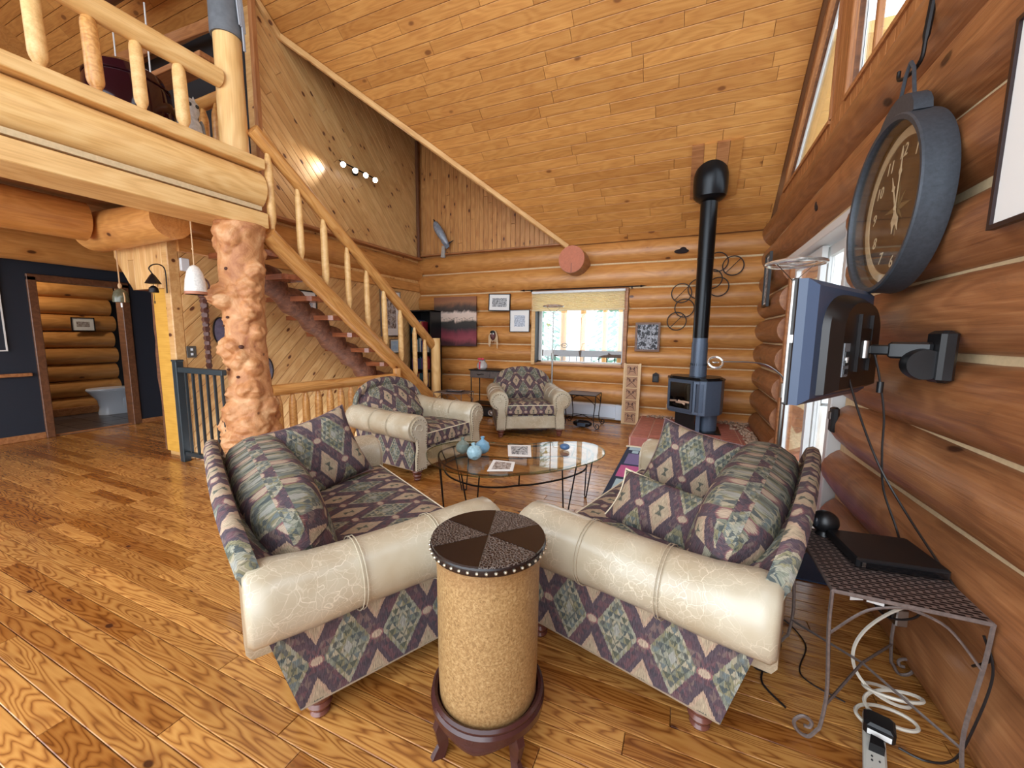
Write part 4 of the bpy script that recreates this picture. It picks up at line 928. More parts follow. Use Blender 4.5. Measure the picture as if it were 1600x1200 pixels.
# (x,y) pairs run left to right as seen from the front so the normal faces out
face_frame((-.315, -.085), (-.02, -.31), .225, .615, 'left_front_door')
face_frame((-.015, -.318), (.128, -.362), .205, .618, 'front_door')
face_frame((.13, -.36), (.29, -.215), .205, .618, 'side_window') if False else None
pp = thing('stove_pipe', 'tall black stove pipe rising from the stove to the ceiling elbow', 'stove pipe', (.165, 5.80, hz+.055+.662))
PX = (0, 0); pj_ = 3.36
MB().lathe([(.104, 0), (.104, .13), (.098, .13), (.098, .15)], 28).build('pipe_collar', STOVE, pp)
mb = MB()
for k in range(24): a = 2*PI*k/24; mb.box(-.004, .004, -.002, .002, .14, .17, Matrix.Translation((.1*cos(a), .1*sin(a), 0)) @ Matrix.Rotation(a, 4, 'Z'))
mb.build('vent_slots', BLACK, pp, smooth=0)
MB().lathe([(.098, .15), (.098, .44), (.092, .44), (.092, .52)], 28).build('lower_pipe', STOVE, pp)
MB().lathe([(.094, .5), (.097, 1.5), (.100, 1.5), (.100, 1.52), (.097, 1.52), (.102, 2.36)], 28).build('upper_pipe', PIPE, pp)
MB().lathe([(.104, 2.20), (.108, 2.20), (.160, 2.235), (.185, 2.26), (.190, 2.29)], 32).build('flange', PIPE, pp)
MB().tube([(0, 0, 2.27), (0, -.005, 2.32), (0, -.02, 2.40), (0, -.035, 2.50), (0, -.04, 2.58), (0, -.04, 2.66)], [.190, .196, .200, .198, .180, .14], 36).build('elbow', PIPE, pp)
cbx = thing('ceiling_pipe_panel', 'square pine panel framing the stove pipe hood on the ceiling', 'panel', (.20, 5.75, rz(5.75)))
for k in range(4): MB().box(-.27+.135*k+.002, -.27+.135*(k+1)-.002, -.35, .35, -.030, .002).build('plank', W_CEIL if k % 2 else W_TRIM, cbx, smooth=0, matrix=Matrix.Rotation(-math.atan(KS), 4, 'X'))
# ================================================================ FLOOR LAMPS
def lamp(loc, yaw, lb, headlen=.28, h=1.80, arm_z=1.05):
    t = thing('floor_lamp', lb, 'floor lamp', (loc[0], loc[1], 0), yaw, 'torchiere floor lamps with reading arms')
    MB().lathe([(0, 0), (.14, 0), (.14, .012), (.10, .022), (.02, .03), (0, .03)], 28).build('base', STEEL, t)
    MB().tube([(0, 0, .02), (0, 0, arm_z)], .014, 12).build('lower_pole', STEEL, t); MB().tube([(0, 0, arm_z), (0, 0, h-.1)], .009, 12).build('upper_pole', STEEL, t)
    rg_ = MB(); R = .15
    rg_.tube([(R*cos(a*PI/18), R*sin(a*PI/18), h) for a in range(36)], .011, 8, closed=True); rg_.tube([(.105*cos(a*PI/14), .105*sin(a*PI/14), h+.012) for a in range(28)], .009, 8, closed=True)
    rg_.build('ring_shade', CHROME, t); MB().lathe([(0, h-.11), (.012, h-.11), (.014, h-.09), (0, h-.085)], 16).build('hub', STEEL, t)
    for a in (0.4, 3.5): MB().tube([(0, 0, h-.11), (R*.85*cos(a), R*.85*sin(a), h-.002)], .0028, 6).build('ring_arm', STEEL, t)
    MB().bbox(-.02, .02, -.02, .02, arm_z-.06, arm_z+.04, .005).build('arm_joint', STEEL, t, smooth=0)
    L = headlen
    MB().tube(crom([(0, 0, arm_z+.03), (-.03, 0, arm_z+.09), (-L*.4, 0, arm_z+.155), (-L, 0, arm_z+.16)], 6, False), .0045, 6).build('reading_arm', STEEL, t)
    MB().tube([(-L-.04+.042*cos(a*PI/10), .022*sin(a*PI/10), arm_z+.155+.034*sin(a*PI/10)) for a in range(20)], .007, 6, closed=True).build('reading_head', CHROME, t)
    MB().lathe([(0, 0), (.02, .004), (.024, .012)], 12, c=(-L-.04, 0, arm_z+.147)).build('reading_lens', CHROME, t)
lamp((.575, 2.93), .15, 'steel torchiere lamp behind the television, its ring shade above it', .36, 1.80, 1.04)
lamp((-1.86, 5.80), PI+.35, 'steel torchiere lamp behind the far armchair in front of the window', .14, 1.80, 1.06)
# ================================================================ STAIRS
def baluster(p0, p1, r, parent, mat=W_RAIL, seed=0, n=12):
    p0, p1 = Vector(p0), Vector(p1); d = p1-p0; t = [0, .06, .11, .16, .20, .80, .86, .93, 1]; k = [.48, .5, .66, .95, 1.04, .98, .9, .62, .42]
    rr = random.Random(seed); r = r*rr.uniform(.93, 1.07); b = Vector((rr.uniform(-1, 1), rr.uniform(-1, 1), 0))*.006
    return MB().tube([p0+d*q+b*sin(q*PI) for q in t], [r*q for q in k], n).build('baluster', mat, parent)
SX = -3.94
stz = thing('log_staircase', 'open log staircase with pole handrail going up to the loft along the boarded wall', 'staircase', (SX, 4.2, 0))
MS = Matrix.Translation((-SX, -4.2, 0))
def sp(x, y, z): return (x-SX, y-4.2, z)
def sz(y): return 2.44-.76*(y-2.7)
add_log('stringer', sp(SX, 2.82, sz(2.82)), sp(SX, 5.86, sz(5.86)+.02), .088, .098, W_RAIL, stz, 91, n=20)
add_log('handrail', sp(SX, 2.73, 3.30), sp(SX, 5.78, 1.10), .066, .072, W_RAIL, stz, 92, n=18)
for i, y in enumerate((2.88, 3.20, 3.52, 3.86, 4.18, 4.50, 4.84, 5.18, 5.44)):
    baluster(sp(SX, y, sz(y)+.05), sp(SX, y-.01, 3.38-.722*(y-2.62)-.03), .038, stz, W_BEAM, i)
add_log('newel_post', sp(SX+.02, 5.72, 0), sp(SX+.02, 5.70, 1.30), .085, .078, W_BEAM, stz, 93, n=18)
for i in range(10):
    y = 2.86+.29*i; z = 2.17-.207*i
    if z < .12: break
    P = [(-4.76, y-.14), (-4.02, y-.14), (-3.97, y-.11), (-3.95, y+.09), (-4.0, y+.13), (-4.76, y+.13)]
    MB().prism([(p[0]-SX, p[1]-4.2) for p in P], z-.028, z+.028).build('tread', W_TREAD, stz, smooth=0)
# gnarly centre stringer
gs = log_mesh(3.1, .135, .12, 17, n=20, seg=40, wob=.03)
p0, p1 = Vector(sp(-4.40, 2.72, 2.24)), Vector(sp(-4.40, 5.12, .36)); dd = (p1-p0).normalized(); L_ = (p1-p0).length; upv = Vector((0, .62, .78))
g2 = MB(); pts = []; rad = []; rr = random.Random(3)
for k in range(61):
    t = k/60; y = t*L_; ph = (y % .355)/.355; lobe = max(0, sin(ph*PI))**.8
    pts.append(p0+dd*y+upv*(.03*lobe)+Vector((.01*sin(y*7), 0, 0))); rad.append(.105+.045*lobe+.012*sin(y*17)+.01*rr.random()-(.05*max(0, t-.9)*10))
g2.tube(pts, rad, 18); g2.ell(tuple(p0+Vector((.02, .0, .02))), (.15, .13, .16), 14, 10)
g2.build('burled_stringer', GNARL, stz, label='dark red burled log stringer with humps')
# burl post
def burl_post(loc, h):
    rr = random.Random(21); n, m_ = 96, 190; bumps = []
    for k in range(60): bumps.append((rr.uniform(0, 2*PI), rr.uniform(0, .75), rr.uniform(.04, .10), rr.uniform(.02, .045)))
    for k in range(34): bumps.append((rr.uniform(0, 2*PI), rr.uniform(.7, h), rr.uniform(.025, .06), rr.uniform(.012, .03)))
    for q in ((-2.1, 1.70, .13, .10), (-1.6, 1.66, .10, .09), (-1.0, 1.74, .07, .03), (-1.85, 1.20, .12, .075), (-1.35, 1.22, .08, .06), (-.9, 1.12, .07, .045), (-1.2, 1.05, .06, .04), (-1.7, .55, .15, .06), (-.8, .42, .17, .07), (-2.4, .42, .17, .07), (-1.4, .30, .14, .08), (-.5, .80, .10, .05), (-1.7, .78, .06, .05), (-.9, .80, .07, .06),
              (-2.6, 2.20, .10, .05), (-1.1, 2.24, .11, .05), (-1.6, 2.28, .08, .04), (-.25, 1.78, .12, .06), (-.2, 1.58, .11, .07), (0, 1.36, .09, .06), (-.35, 1.02, .09, .05), (.1, 1.95, .10, .06), (-.6, 1.40, .06, .03)): bumps.append(q)
    V = []; Fc = []
    for j in range(m_+1):
        z = h*j/m_
        for i in range(n):
            a = 2*PI*i/n; r = .180+.010*sin(z*4)+.050*math.exp(-(z/.55)**2)+.028*math.exp(-((h-z)/.14)**2); mx = 0
            for ba, bz, bw, bd in bumps:
                da = (a-ba+PI) % (2*PI)-PI; q = ((da*.19)**2+(z-bz)**2)/(bw*bw)
                if q < 1: mx = max(mx, bd*(1-q)**.75)
            P_ = Vector((cos(a)*.19, sin(a)*.19, z)); r += mx*(1+.5*mnoise.noise(P_*22)) + .012*mnoise.noise(P_*9)+.010*abs(mnoise.noise(P_*20))*(1.6 if z < .8 else .7)
            V.append((r*cos(a)+.015*sin(z*3), r*sin(a), z))
    for j in range(m_):
        for i in range(n): Fc.append((j*n+i, j*n+(i+1) % n, (j+1)*n+(i+1) % n, (j+1)*n+i))
    t = thing('burl_post', 'knobbly burled tree trunk post holding up the loft corner', 'post', loc)
    mesh_obj('trunk', V, Fc+[tuple(range(n-1, -1, -1)), tuple(range(m_*n, m_*n+n))], BURL, t, None, 180)
    kd = plain('knot_dark', (78, 42, 32), .7)
    for (a, z, s) in ((-1.3, 1.95, .016), (-1.45, 1.50, .013), (-.85, 1.22, .02), (-1.7, 1.0, .012), (-1.1, .93, .014), (-1.0, .66, .014), (-1.9, 1.42, .01)): MB().ell((.186*cos(a), .186*sin(a), z), (s*1.2, s*1.2, s), 8, 5).build('knot_hole', kd, t)
burl_post((-4.03, 2.60, 0), 2.385)
# low balustrade by the stairwell
lb_ = thing('stairwell_balustrade', 'low log balustrade beside the stairwell behind the near armchair', 'balustrade', (-3.9, 3.7, 0))
add_log('top_rail', (0, -.98, .755), (0, .92, .735), .062, .058, W_RAIL, lb_, 95, n=16)
for i in range(11): baluster((0, -.90+.165*i, 0.0), (0, -.90+.165*i, .72), .043, lb_, W_RAIL, 30+i)
add_log('end_post', (0, .98, 0), (0, .98, .86), .065, .06, W_RAIL, lb_, 96, n=14)
# black metal railing
bk = thing('metal_railing', 'dark metal railing with square bars at the stairwell, left of the burl post', 'railing', (-4.45, 2.36, 0))
MB().bbox(-.37, -.30, -.035, .035, 0, 1.06, .005).build('post', DARKM, bk, smooth=0); MB().bbox(-.375, -.295, -.04, .04, 1.055, 1.075, .004).build('post_cap', DARKM, bk, smooth=0)
MB().bbox(-.30, .42, -.025, .025, .945, 1.0, .005).build('top_rail', DARKM, bk, smooth=0); MB().bbox(-.30, .42, -.02, .02, .07, .11, .004).build('bottom_rail', DARKM, bk, smooth=0)
for i in range(6): MB().box(-.215+.118*i, -.195+.118*i, -.01, .01, .11, .945).build('bar', DARKM, bk, smooth=0)
jk = thing('blue_jacket', 'dark blue garment hanging low behind the metal railing and burl post', 'garment', (-4.22, 2.62, .28))
mb = MB(); V = []; Fc = []
for j in range(9):
    for i in range(16):
        a = 2*PI*i/16; z = .62*j/8; r = (.10+.03*sin(z*6))*(1-.5*(j/8)**3); V.append((r*1.2*cos(a)*(1+.12*sin(3*a+z*5)), r*.6*sin(a), z))
for j in range(8):
    for i in range(16): Fc.append((j*16+i, j*16+(i+1) % 16, (j+1)*16+(i+1) % 16, (j+1)*16+i))
mesh_obj('cloth', V, Fc+[tuple(range(15, -1, -1)), tuple(range(128, 144))], plain('dark_blue_cloth', (34, 44, 66), .9, 0, .2, 30), jk, None, 80)
# loft railing
lr = thing('loft_railing', 'loft railing of a thick pole on turned log balusters', 'railing', (-4.02, 1.0, 3.04))
add_log('top_rail', (0, -2.2, .625), (0, 1.50, .605), .092, .080, W_BEAM, lr, 97, n=20)
for i, y in enumerate((-.52, -.24, .07, .36, .64, .905, 1.19)): baluster((0, y, 0), (0, y-.01, .58), .046, lr, W_RAIL if i % 3 == 1 else W_BEAM, 50+i, 14)
tag(add_log('loft_newel_post', (-4.05, 2.62, 2.96), (-4.05, 2.62, 5.4), .118, .108, W_BEAM, None, 98, n=24), 'thick pine post at the end of the loft railing', 'post')
mb = MB(); mb.lathe([(.128, 0), (.131, .01), (.129, .55), (.126, .56)], 24); o = mb.build('post_wrap', plain('weathered_grey_leather', (98, 100, 104), .7, 0, .2, 14, bump=.3), None, matrix=Matrix.Translation((-4.05, 2.62, 4.05)))
tag(o, 'weathered grey hide sleeve wrapped round the loft newel post', 'sleeve')
mb = MB(); rr = random.Random(2)
for k in range(5): a = .1+.12*k; mb.tube([(.135*cos(a), .135*sin(a), .5), (.15*cos(a), .15*sin(a), .25), (.155*cos(a+.05), .155*sin(a+.05), rr.uniform(-.12, .1))], .007, 5)
tag(mb.build('hide_fringe', plain('pale_fringe', (170, 174, 182), .8), None, matrix=Matrix.Translation((-4.05, 2.62, 4.05))), 'pale leather fringe hanging from the grey sleeve on the loft newel', 'fringe')
# second railing deeper in the loft
l2 = thing('rear_loft_railing', 'short inner loft railing behind the loft newel post', 'railing', (-4.83, 2.7, 2.95))
add_log('top_rail', (-.55, 0, .68), (.55, 0, .70), .06, .055, W_RAIL, l2, 99, n=14)
for i in range(5): baluster((-.45+.22*i, 0, 0), (-.45+.22*i, 0, .66), .045, l2, W_RAIL, 70+i)
# hanging shelf, barrel, kettle, owl in the loft
hs = thing('hanging_shelf', 'board hung on two thin white rods in the loft', 'shelf', (-5.9, 3.02, 4.33))
MB().bbox(-.85, .95, -.12, .12, -.03, .03, .006).build('board', W_TRIM, hs, smooth=0)
for x in (-.74, -.03): MB().tube([(x, -.1, .02), (x, -.1, .78)], .008, 6).build('rod', PAPER, hs)
bb = thing('burgundy_barrel', 'large glossy dark burgundy barrel behind the loft balusters', 'barrel', (-5.06, 2.30, 2.955))
MB().lathe([(.28, 0), (.31, .05), (.33, .3), (.335, .5), (.32, .70), (.27, .84), (.18, .90), (0, .92)], 40).build('body', BURG, bb)
for z in (.08, .75): MB().tube([((.318 if z < .3 else .31)*cos(a*PI/20), (.318 if z < .3 else .31)*sin(a*PI/20), z) for a in range(40)], .010, 6, closed=True).build('band', BURG, bb)
kt = thing('black_kettle', 'small glossy black pot beside the burgundy barrel in the loft', 'pot', (-4.45, 2.02, 2.955))
MB().lathe([(.09, 0), (.12, .05), (.125, .13), (.10, .19), (.03, .21), (0, .215)], 24).build('body', plain('gloss_black', (24, 26, 28), .08), kt); MB().ell((0, 0, .225), .015, 8, 6).build('knob', BLACK, kt)
ow = thing('owl_carving', 'grey and white carved owl standing by the loft newel post', 'carving', (-4.24, 2.36, 2.955))
OWM = plain('white_grey_feathers', (178, 172, 166), .7, 0, .3, 30)
mb = MB(); mb.lathe([(.05, 0), (.085, .05), (.095, .18), (.08, .28), (.055, .33), (.075, .38), (.07, .45), (.03, .49), (0, .495)], 20); mb.build('body', OWM, ow)
for s in (-1, 1): MB().lathe([(.022, 0), (.012, .04), (0, .07)], 8, c=(0, s*.04, .46)).build('ear_tuft', OWM, ow); MB().ell((0.07, s*.03, .42), (.01, .016, .016), 8, 6).build('eye', BLACK, ow); MB().ell((.01, s*.085, .2), (.05, .02, .14), 10, 8).build('wing', plain('grey_wing', (120, 116, 112), .8, 0, .3, 40), ow)
# ================================================================ HANGING THINGS LEFT
def rope(pts, r, parent, mat): return MB().tube(pts, r, 6).build('cord', mat, parent)
CORD = plain('hemp_cord', (196, 160, 120), .8)
b1 = thing('white_windbell', 'large speckled white ceramic bell hanging from the flat beam by a cord', 'bell', (-4.05, 2.19, 1.69))
MB().lathe([(.098, 0), (.102, .012), (.100, .05), (.090, .14), (.070, .22), (.040, .27), (.012, .285), (0, .286)], 28).build('body', plain('speckled_white_glaze', (214, 208, 200), .4, 0, .22, 60), b1)
MB().lathe([(.099, .0), (.103, .004), (.103, .026), (.100, .03)], 28).build('rim_band', plain('rust_rim', (172, 112, 84), .5), b1, label='rust coloured rim band')
rope([(0, 0, .285), (.003, 0, .42), (0, 0, .70)], .006, b1, CORD); MB().ell((0, 0, .44), .012, 8, 6).build('cord_knot', CORD, b1)
b2 = thing('glazed_windbell', 'small dark olive glazed bell hanging on a cord in front of the dark wall', 'bell', (-5.48, 2.25, 1.66))
MB().lathe([(.066, 0), (.068, .01), (.066, .06), (.055, .11), (.025, .14), (0, .145)], 22).build('body', plain('olive_glaze', (92, 92, 74), .15, 0, .35, 30), b2)
rope([(0, 0, .14), (0, 0, .25), (0, 0, .40), (0, 0, .54)], .006, b2, CORD); MB().ell((0, 0, .17), (.018, .018, .03), 8, 6).build('cord_knot', CORD, b2); MB().box(-.012, .012, -.003, .003, -.05, -.005).build('clapper_tag', PAPER, b2)
MB().tube([(.06, 0, .10), (.075, 0, .05), (.07, 0, .0)], .006, 6).build('side_loop', CORD, b2)
b3 = thing('iron_windbell', 'black iron pagoda wind bell on a scrolled bracket fixed to the yellow board', 'bell', (-4.83, 2.24, 1.74))
MB().lathe([(.085, .10), (.075, .115), (.03, .19), (.008, .215), (0, .216)], 6).build('roof', BLACKM, b3); MB().lathe([(.05, 0), (.052, .01), (.046, .05), (.02, .075), (0, .08)], 16).build('bell', BLACKM, b3)
MB().tube([(0, 0, .0), (0, 0, -.11)], .003, 5).build('clapper_wire', BLACKM, b3); MB().ell((0, 0, -.11), (.016, .004, .02), 8, 6).build('clapper', BLACKM, b3); MB().tube([(0, 0, .07), (0, 0, .11)], .003, 5).build('link', BLACKM, b3)
MB().tube(crom([(.06, .11, .0), (.06, .11, .26), (.05, .06, .32), (.02, 0, .31), (-.02, -.02, .27), (.0, 0, .215)], 6, False), .007, 6).build('bracket', BLACKM, b3)
b1.scale = (.82, .82, .9); b3.scale = (.78, .78, .85)
tt = thing('carved_totem', 'tall dark twisted wooden staff with horned head standing against the boarded wall', 'totem', (-4.72, 2.62, .95))
TOT = plain('dark_carved_wood', (92, 56, 46), .5, 0, .3, 30)
mb = MB(); V = []; Fc = []
for j in range(41):
    z = .78*j/40
    for i in range(8): a = 2*PI*i/8; r = .022+.010*cos(4*(a-z*16))+.014*(z/.78)**2; V.append((r*cos(a), r*sin(a), z))
for j in range(40):
    for i in range(8): Fc.append((j*8+i, j*8+(i+1) % 8, (j+1)*8+(i+1) % 8, (j+1)*8+i))
mesh_obj('shaft', V, Fc+[tuple(range(7, -1, -1)), tuple(range(320, 328))], TOT, tt, None, 40)
MB().ell((0, 0, .80), (.05, .055, .05), 12, 8).build('head', TOT, tt)
for s in (-1, 1): MB().tube(crom([(0, s*.02, .83), (0, s*.06, .88), (0, s*.05, .94), (0, s*.02, .97)], 5, False), [.012]*15+[.006], 6).build('horn', TOT, tt)
for (y, z, lb, m_) in ((2.80, 1.37, 'purple grey shield mask on the boarded wall left of the burl post', plain('purple_mask', (98, 88, 108), .6, 0, .3, 30)), (3.31, .90, 'oval patterned grey mask low on the boarded wall right of the burl post', plain('grey_mask', (112, 108, 118), .6, 0, .45, 50))):
    mk = thing('wall_mask', lb, 'mask', (-4.79, y, z)); MB().ell((0, 0, 0), (.035, .075, .15), 16, 12).build('face', m_, mk); MB().tube([(.01, .077*cos(a*PI/10), .152*sin(a*PI/10)) for a in range(20)], .007, 6, closed=True).build('rim', BLACKM, mk)
sw = thing('wall_switch', 'dark grey double switch plate on the boarded wall above the metal railing', 'switch', (-4.795, 2.50, 1.15))
MB().bbox(0, .008, -.045, .045, -.06, .06, .003).build('plate', plain('bronze_plate', (84, 80, 74), .4), sw, smooth=0)
for s in (-1, 1): MB().box(.008, .014, -.01, .01, s*.025-.012, s*.025+.012).build('toggle', WHITE, sw, smooth=0)
tag(MB().bbox(-4.80, -4.765, 2.46, 2.54, 1.98, 2.11, .006).build('thermostat', WHITE, smooth=0), 'small white box high on the boarded wall beside the ceramic bell', 'thermostat')
# ================================================================ FRAMED PICTURES
def picture(name, lb, cat, Mx, w_, h_, fr, mat_w, artm, frm=BLACK, depth=.02, group=None, glz=False):
    """Mx: origin at centre, x right, y up, z out of the wall"""
    t = thing(name, lb, cat, (0, 0, 0), 0, group); t.matrix_world = Mx
    f = MB(); f.box(-w_/2, w_/2, -h_/2, -h_/2+fr, 0, depth); f.box(-w_/2, w_/2, h_/2-fr, h_/2, 0, depth); f.box(-w_/2, -w_/2+fr, -h_/2+fr, h_/2-fr, 0, depth); f.box(w_/2-fr, w_/2, -h_/2+fr, h_/2-fr, 0, depth)
    f.build('frame', frm, t, smooth=0)
    if mat_w: MB().box(-w_/2+fr, w_/2-fr, -h_/2+fr, h_/2-fr, 0, depth*.5).build('mount', PAPER, t, smooth=0)
    a, b = w_/2-fr-mat_w, h_/2-fr-mat_w*1.1
    V = [(-a, -b, depth*.55), (a, -b, depth*.55), (a, b, depth*.55), (-a, b, depth*.55), (-a, -b, depth*.45), (a, -b, depth*.45), (a, b, depth*.45), (-a, b, depth*.45)]
    MB().add([(x, z, y) if False else (x, y, z) for x, y, z in V], [(0, 1, 2, 3), (7, 6, 5, 4), (0, 4, 5, 1), (1, 5, 6, 2), (2, 6, 7, 3), (3, 7, 4, 0)]).build('print', artm, t, smooth=0)
    return t
def fw_m(x, z, y=6.44, tilt=0): return frame((1, 0, 0), (0, 0, 1), (0, -1, 0), (x, y, z)) @ Matrix.Rotation(tilt, 4, 'Z')
def lw_m(y, z, x=-4.79, tilt=0): return frame((0, 1, 0), (0, 0, 1), (1, 0, 0), (x, y, z)) @ Matrix.Rotation(tilt, 4, 'Z')
# generated coordinates: art shader uses z, so prints are rotated: build them upright in x-z
def picture_z(name, lb, cat, x, y, z, rz_, w_, h_, fr, mat_w, artm, frm=BLACK, depth=.02, group=None, tilt=0):
    t = thing(name, lb, cat, (x, y, z), rz_, group)
    Tm = Matrix.Rotation(tilt, 4, 'Y'); f = MB()
    for q in ((-w_/2, w_/2, -h_/2, -h_/2+fr), (-w_/2, w_/2, h_/2-fr, h_/2), (-w_/2, -w_/2+fr, -h_/2+fr, h_/2-fr), (w_/2-fr, w_/2, -h_/2+fr, h_/2-fr)): f.box(q[0], q[1], -depth, 0, q[2], q[3], Tm)
    if fr: f.build('frame', frm, t, smooth=0)
    if mat_w: MB().box(-w_/2+fr, w_/2-fr, -depth*.5, 0, -h_/2+fr, h_/2-fr, Tm).build('mount', PAPER, t, smooth=0)
    a, b = w_/2-fr-mat_w, h_/2-fr-mat_w*1.1
    MB().box(-a, a, -depth*(.55 if fr else 1), -depth*.3 if fr else 0, -b, b, Tm).build('print', artm, t, smooth=0); return t
picture_z('canvas_painting', 'large abstract canvas with white, black and red bands on the far log wall', 'painting', -3.96, 6.43, 1.605, 0, .90, .90, 0, 0, A_BIG, depth=.035)
t_ = bpy.data.objects[-1] if False else None
gr = MB()
for k in range(14):
    x = -3.96-.36+.055*k; z = 1.66+.015*sin(k*2.1); gr.tube([(x, 6.393, z), (x+.05, 6.393, z+.012*cos(k))], .0025, 4); gr.tube([(x+.02, 6.393, z), (x+.03, 6.393, z-.03-.01*sin(k*3))], .002, 4)
cp = [o for o in bpy.data.objects if o.name == 'canvas_painting'][0]
gr.build('brush_strokes', BLACK, cp, matrix=Matrix.Translation((3.96, -6.43, -1.605)))
picture_z('framed_photo', 'black framed black and white photo, higher of the two left of the far window', 'picture', -3.06, 6.44, 1.935, 0, .42, .30, .014, .055, A_BW, tilt=.03)
picture_z('framed_sketch', 'framed pale mountain sketch, lower of the two left of the far window', 'picture', -2.67, 6.44, 1.61, 0, .37, .38, .010, .075, A_LIT)
lp = picture_z('wildlife_panel', 'square grey animal panel with wooden corners on the far wall right of the window', 'picture', -.55, 6.44, 1.355, 0, .36, .44, .03, 0, A_ANI, frm=W_DTRIM, depth=.03)
picture_z('framed_print', 'dark picture on the log wall in the far right corner', 'picture', .845, 5.60, 2.03, -PI/2, .30, .62, .03, .02, A_BW, depth=.03)
picture_z('framed_print', 'black framed print on the boarded wall seen between the upper treads', 'picture', -4.79, 3.88, 1.77, PI/2, .42, .34, .02, .05, A_LIT)
picture_z('framed_print', 'tall pale framed print on the boarded wall behind the stair balusters', 'picture', -4.79, 5.62, 1.72, PI/2, .52, .80, .02, .11, A_COL, frm=STEEL)
picture_z('framed_print', 'small blue framed print directly below the tall framed print by the stairs', 'picture', -4.79, 5.70, 1.15, PI/2, .26, .25, .012, .02, A_BLU, frm=STEEL)
picture_z('framed_print', 'large white framed print cut off by the right edge above the television', 'picture', .855, 1.49, 1.99, -PI/2, .56, .60, .014, .0, PAPER, frm=plain('black_brown_frame', (36, 20, 22), .4))
picture_z('framed_print', 'small framed print on the bathroom log wall', 'picture', -9.09, 3.21, 1.47, PI/2, .28, .22, .012, .05, A_COL)
picture_z('framed_print', 'navy framed print with white border on the dark wall at the left edge', 'picture', -7.405, 1.68, 1.66, PI/2, .52, 1.10, .014, 0, NAVY, frm=PAPER, depth=.012)
tag(MB().bbox(-7.42, -7.36, 1.2, 2.10, .80, .84, .005).build('ledge_shelf', W_TRIM, smooth=0), 'thin wooden ledge on the dark wall left of the bathroom door', 'shelf')
# mask on far wall, wall box, outlet, circles
mk = thing('feathered_mask', 'small dark carved mask with pale fur fringe on the far log wall', 'mask', (-3.17, 6.43, 1.30))
MB().ell((0, -.03, .06), (.055, .04, .085), 14, 10).build('face', plain('maroon_wood', (96, 52, 52), .5, 0, .2, 40), mk)
MB().ell((0, -.045, .11), (.05, .03, .035), 12, 8).build('brow', BLACK, mk); MB().lathe([(.012, 0), (.006, .03), (0, .05)], 8, c=(0, -.075, .04)).build('nose', plain('nose', (130, 80, 76), .5), mk)
for s in (-1, 1): MB().ell((s*.024, -.065, .085), (.014, .008, .011), 10, 6).build('eye', PAPER, mk)
mb = MB(); rr = random.Random(3)
for k in range(70):
    a = rr.uniform(-.4, 3.54); x, z = .065*cos(a), .07+.09*sin(a)*.9; mb.tube([(x, -.01, z), (x*1.25+rr.uniform(-.01, .01), -.02, z-.05), (x*1.2+rr.uniform(-.02, .02), -.015, z-rr.uniform(.10, .22))], .005, 3)
mb.build('fur_fringe', plain('cream_fur', (206, 176, 140), .9, 0, .2, 40), mk, kind='stuff')
dtc = thing('wall_detector', 'small dark house shaped box on the far wall beside the stove', 'detector', (-.40, 6.44, .74)); MB().prism([(-.045, -.07), (.045, -.07), (.045, .05), (0, .08), (-.045, .05)], 0, .05, frame((1, 0, 0), (0, 0, 1), (0, -1, 0))).build('body', BLACKM, dtc, smooth=0); MB().box(-.03, .03, -.056, -.05, -.05, .02).build('grille', BLACK, dtc, smooth=0)
ou = thing('wooden_outlet', 'light wooden outlet plate low on the far wall behind the hearth', 'outlet', (-.16, 6.44, .30)); MB().bbox(-.07, .07, -.012, 0, -.04, .04, .003).build('plate', W_PINE, ou, smooth=0)
for s in (-1, 1): MB().ell((s*.03, -.013, 0), (.014, .004, .018), 10, 6).build('socket', BLACK, ou)
ra = thing('ring_wall_art', 'dark metal wall art of linked circles behind the stove pipe', 'wall art', (.15, 6.40, 2.05))
def circ(px, pz, r, bar, k):
    MB().tube([(px+r*cos(a*PI/18), .012*(k % 2), pz+r*sin(a*PI/18)) for a in range(36)], .0075, 6, closed=True).build('ring', BLACKM, ra)
    if bar: MB().tube([(px-r*.68, 0, pz-r*.73), (px+r*.68, 0, pz+r*.73)], .005, 6).build('crossbar', BLACKM, ra)
from_px = lambda x, y: None
for k, (X_, Z_, r, b_) in enumerate(((-.255, -.055, .135, 1), (-.03, .0, .14, 0), (-.205, -.27, .13, 0), (-.30, -.46, .13, 1), (.13, .13, .13, 0), (.22, .02, .13, 0), (.19, .36, .13, 0), (.385, .30, .13, 1))): circ(X_, Z_, r, b_, k)
kh = tag(MB().ell((-.14, 6.452, 2.60), (.10, .012, .035), 14, 8).ell((-.12, 6.45, 2.615), (.05, .014, .045), 10, 6).build('scorched_knot', plain('charred', (34, 20, 18), .9)), 'black scorched knot on the log above the ring wall art', 'knot')
kh2 = tag(MB().ell((.875, 3.93, 2.39), (.012, .05, .045), 10, 6).build('scorched_knot', plain('charred2', (44, 24, 20), .9)), 'dark knot hole on the right wall log above the sliding door', 'knot')
